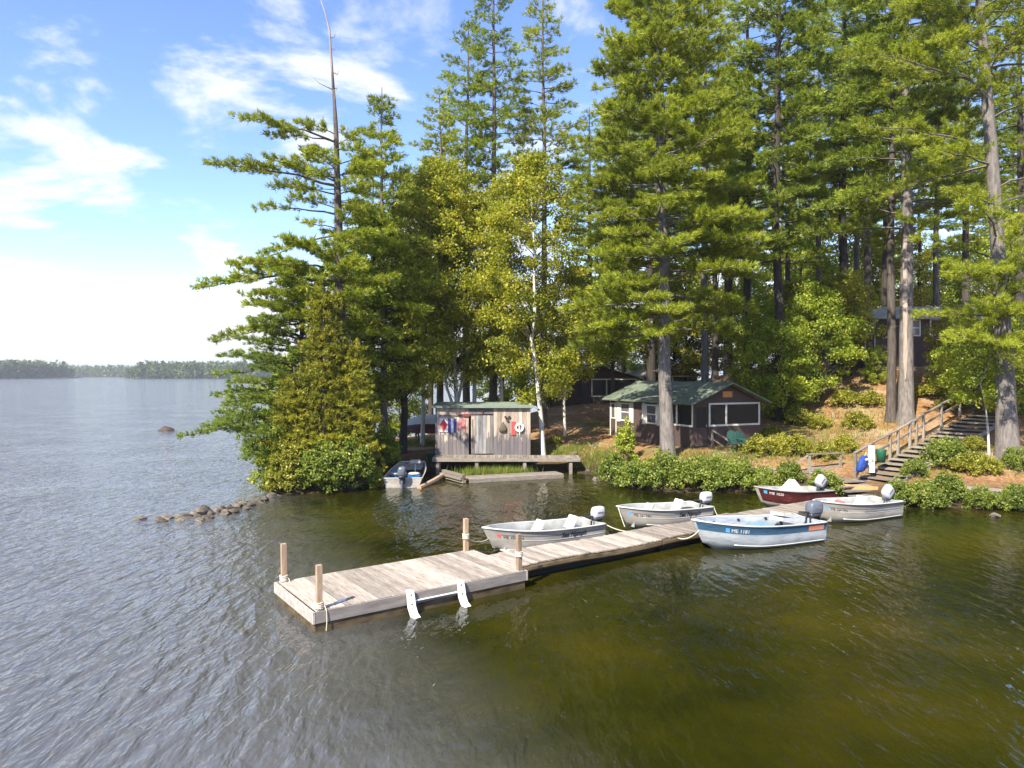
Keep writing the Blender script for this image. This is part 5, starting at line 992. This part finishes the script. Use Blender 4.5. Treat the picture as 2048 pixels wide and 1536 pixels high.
# cedars and shrubs at the point
def cedar(label, px, Y, h_, R, seed, mt='cedar', name='cedar_tree'):
    b = base(px, Y); t_ = thing(name, label, 'tree', b); P = [(0, 0, 0), (.1, 0, h_ * .5), (0, 0, h_)]; trunk_tube(P, [.12, .08, .015], 7).build('trunk', M['bark'], t_, True)
    pn = Pine(seed); pn.whorls(P, .35, h_ * .97, lambda q: R * (1 - q) ** .62 + .12, .24, 6, .25, .15, .85, None, .25); pn.make(t_, M[mt], M['bark'], 14, .13, .030, .8)
cedar('tall yellowish cedar hiding the old pine trunk base', 645, 31.4, 8.8, 1.35, 81); cedar('yellow cedar right in front of the shady trunks', 700, 31.7, 6.4, 1.35, 82); cedar('lower cedar leaning over the water on the left of the point', 588, 31.4, 5.0, 1.25, 83)
def shrub(label, px, Y, w, h_, seed, mt='shrub', size=.09, n=150, group=None, name='shrub', dz=0):
    b = base(px, Y, dz); b = (b[0], b[1], max(b[2], -.05)); t_ = thing(name, label, 'shrub', b, 0, group); lf = Leafy(seed); rg_ = lf.rg
    for i in range(int(n)):
        a = rg_.uniform(0, 6.283); r = math.sqrt(rg_.random()); hq = rg_.random() ** .7; rr = r * (1 - .45 * hq); p = (math.cos(a) * rr * w, math.sin(a) * rr * w * .8, .06 + h_ * hq * (1 - .35 * r * r) * rg_.uniform(.8, 1.15))
        lf.cluster(p, .20 * rg_.uniform(.6, 1.4), 34, .8)
        if i % 6 == 0: lf.wood.tube([(p[0] * .2, p[1] * .2, -.1), (p[0] * .7, p[1] * .7, p[2] * .5), p], [.014, .009, .004], 3, False)
    lf.make(t_, M[mt], M['bark'], size, .8, 'foliage'); return t_
shrub('bright yellow green bush at the tip of the point above the jetty', 575, 29.9, 1.25, 1.7, 91, 'leafyel', .10, 170); shrub('dense green bush in the middle of the point waterline', 645, 30.2, 1.6, 1.9, 92, 'shrub', .10, 240); shrub('bush overhanging the water left of the jon boat', 700, 30.8, 1.4, 2.1, 93, 'shrub', .10, 220); shrub('tall bush behind the jon boat left side', 764, 36.4, 1.1, 1.9, 94, 'leaf', .11, 130); shrub('low bright bush beside the jon boat stern', 745, 31.4, .6, .9, 95, 'leafyel', .09, 70)
shrub('dark bush under the cedars on the outer left of the point', 552, 31.0, 1.2, 2.8, 96, 'leaf', .10, 150)
shrub('round bush at the left end of the row below the cabin', 1232, 32.6, 1.1, 1.15, 101, 'shrub', .09, 110); shrub('leafy shoot bush rising highest at the left of the cabin wall', 1252, 34.2, .65, 2.1, 102, 'leaf', .10, 70)
shp = [shrub('bush in the row below the cabin, in front of the big pine', 1318, 30.7, 1.3, 1.35, 103, 'shrub', .085, 160), shrub('bush in the row below the cabin porch door', 1398, 30.2, 1.3, 1.25, 104, 'shrub', .085, 160), shrub('bush at the right part of the row below the cabin', 1472, 30.3, 1.2, 1.15, 105, 'shrub', .085, 140)]
for i, (px, Y, k, s_, lab) in enumerate(((1272, 31.2, 2, .95, 'second bush from the left in the row below the cabin'), (1360, 30.6, 2, .9, 'bush behind the row between big pine and porch door'), (1437, 30.5, 0, .8, 'bush at the foot of the cabin step rail'), (1530, 30.1, 1, .75, 'last low bush of the row, behind the red boat bow'), (1578, 30.4, 2, .7, 'low bush behind the red boat console'), (1650, 28.9, 2, .8, 'leafy bush hiding the red boat stern'), (1800, 27.0, 0, .7, 'bush behind the tilted white engine'), (1850, 26.8, 1, .75, 'bush at the bank right of the silver boat'), (1895, 27.2, 2, .8, 'bush under the left end of the right boardwalk'), (1970, 26.3, 0, .6, 'bush below the right boardwalk'), (2035, 26.2, 1, .7, 'bush at the right edge bank'), (1890, 30.0, 2, 1.0, 'yellow flowering bush right of the lower stairs'), (2030, 29.2, 0, .6, 'low bush at the base of the right edge pine'), (1830, 29.0, 2, .6, 'low bush in front of the lower stair treads'))):
    c = copy_tree(shp[k]); bb = base(px, Y); c.location = (bb[0], bb[1], max(bb[2], -.05)); c.rotation_euler = (0, 0, i * 1.7); c.scale = (s_,) * 3; c['label'] = lab; c['group'] = 'bank shrubs'
ylw = [shrub('sunlit yellow weeds behind the boardwalk, left clump', 1520, 33.0, 1.1, .75, 111, 'leafyel', .085, 90), shrub('sunlit yellow weeds behind the boardwalk, middle clump', 1590, 33.0, 1.1, .8, 112, 'leafyel', .085, 90)]
for i, (px, Y, k, s_, lab) in enumerate(((1650, 32.4, 0, .85, 'sunlit yellow weeds left of the landing rail'), (1715, 36.5, 1, .9, 'yellow weeds on the slope above the landing'), (1640, 37.5, 0, .8, 'sparse weeds in the middle of the rust slope'), (1945, 31.6, 1, .7, 'pale weeds on the lit slope right of the stairs'), (1740, 38.8, 0, .9, 'weeds on the slope below the hillside cabin'), (1545, 36.5, 1, .7, 'weeds at the right rear corner of the cabin'), (1110, 40, 0, .5, 'small weeds beside the path above the shed'), (1690, 39.5, 1, 1.0, 'weeds right of the crooked sapling stem'), (1600, 38.5, 0, 1.0, 'weed patch below the slope thicket'), (1860, 38.5, 1, 1.0, 'weeds beside the upper stair rail'), (1900, 36.8, 0, .8, 'weeds left of the top treads'), (1560, 34.4, 0, .8, 'weeds on the slope foot right of the chairs'), (1925, 29.3, 1, .8, 'pale weeds above the right boardwalk'), (1960, 29.0, 0, .9, 'weeds left of the right edge pine base'), (1690, 33.5, 1, .8, 'weeds behind the landing bench rail'))):
    c = copy_tree(ylw[k]); c.location = base(px, Y); c.rotation_euler = (0, 0, i * 1.9); c.scale = (s_,) * 3; c['label'] = lab; c['group'] = 'slope weeds'
# grass
def grass(name, label, pts_, n, hgt, seed):
    rg_ = np.random.default_rng(seed); a = np.array(pts_); k = rg_.integers(0, len(a), n); xy = a[k, :2] + rg_.normal(0, 1, (n, 2)) * a[k, 2:4]; z = np.maximum(terr(xy[:, 0], xy[:, 1]), -.05)
    v, f = blades(np.concatenate([xy, z[:, None]], 1), np.tile([0, 0, 1.0], (n, 1)), 1, hgt, .028, .28, rg_, .3); tag(link(name, fast_mesh(name, v, f), M['grass']), label, 'grass', kind='stuff')
grass('shore_grass', 'bright grass tuft growing between shed deck and float', [(-1.6, 35.2, .55, .25), (-.8, 35.3, .6, .25), (.1, 35.5, .5, .2)], 3200, .42, 5)
grass('meadow_grass', 'thin sunlit grass on the slopes and behind the shed', [(-5, 41, 1.0, .6), (3.0, 38.2, .7, .5), (4.4, 36.8, .6, .5), (12.5, 33.5, 1.5, .8), (15.5, 35.5, 1.6, 1.4), (18, 37.5, 1.4, 1.4), (19.5, 31.5, 1.2, .8), (21.5, 30.0, 1.2, .8), (9.5, 32.4, 1.5, .4)], 16000, .2, 6)

# fallen sticks on the forest floor
rg = random.Random(31)
sticks = [(9.9, 32.9), (11.8, 34.0), (13.6, 34.6), (15.2, 36.4), (16.8, 35.0), (17.5, 38.8), (20.6, 33.4), (3.4, 40.6), (2.6, 43.0), (4.6, 38.6), (1.8, 47.5), (19.2, 30.4)]
where = ['before the cabin steps', 'right of the lawn chairs', 'on the slope foot right of the cabin', 'in the middle of the rust slope', 'left of the peeled pine', 'high on the slope under saplings', 'between stairs and right edge pine', 'on the path behind the crooked birch', 'up the path towards the second cabin', 'at the lower bend of the path', 'near the second cabin', 'on the lit bank below the right edge pine']
for (x, y), w_ in zip(sticks, where):
    a = rg.uniform(0, 3.1); l = rg.uniform(.5, 1.1); m = MB(); pt_ = [(x + math.cos(a) * l * u + rg.uniform(-.05, .05), y + math.sin(a) * l * u, 0) for u in (-1, -.3, .4, 1)]; pt_ = [(q[0], q[1], gz(q[0], q[1]) + .035) for q in pt_]
    m.tube(pt_, [.03, .028, .02, .008], 5); tag(m.build('fallen_branch', M['dead']), 'grey fallen branch lying ' + w_, 'branch', 'fallen branches')
# ------------------------------------------------------------------ air
hz = MB().bx((-4100, -700, -2.2), (4100, 6100, 48)).build('haze', None)
m, t, o = newmat('summer_haze'); pv = t.nodes.new('ShaderNodeVolumePrincipled'); pv.inputs['Color'].default_value = (0.90, 0.94, 1.0, 1); pv.inputs['Density'].default_value = 0.00028; pv.inputs['Anisotropy'].default_value = 0.3
t.links.new(pv.outputs[0], o.inputs['Volume']); hz.data.materials.append(m); tag(hz, kind='stuff', label='pale summer haze over the lake', cat='haze')
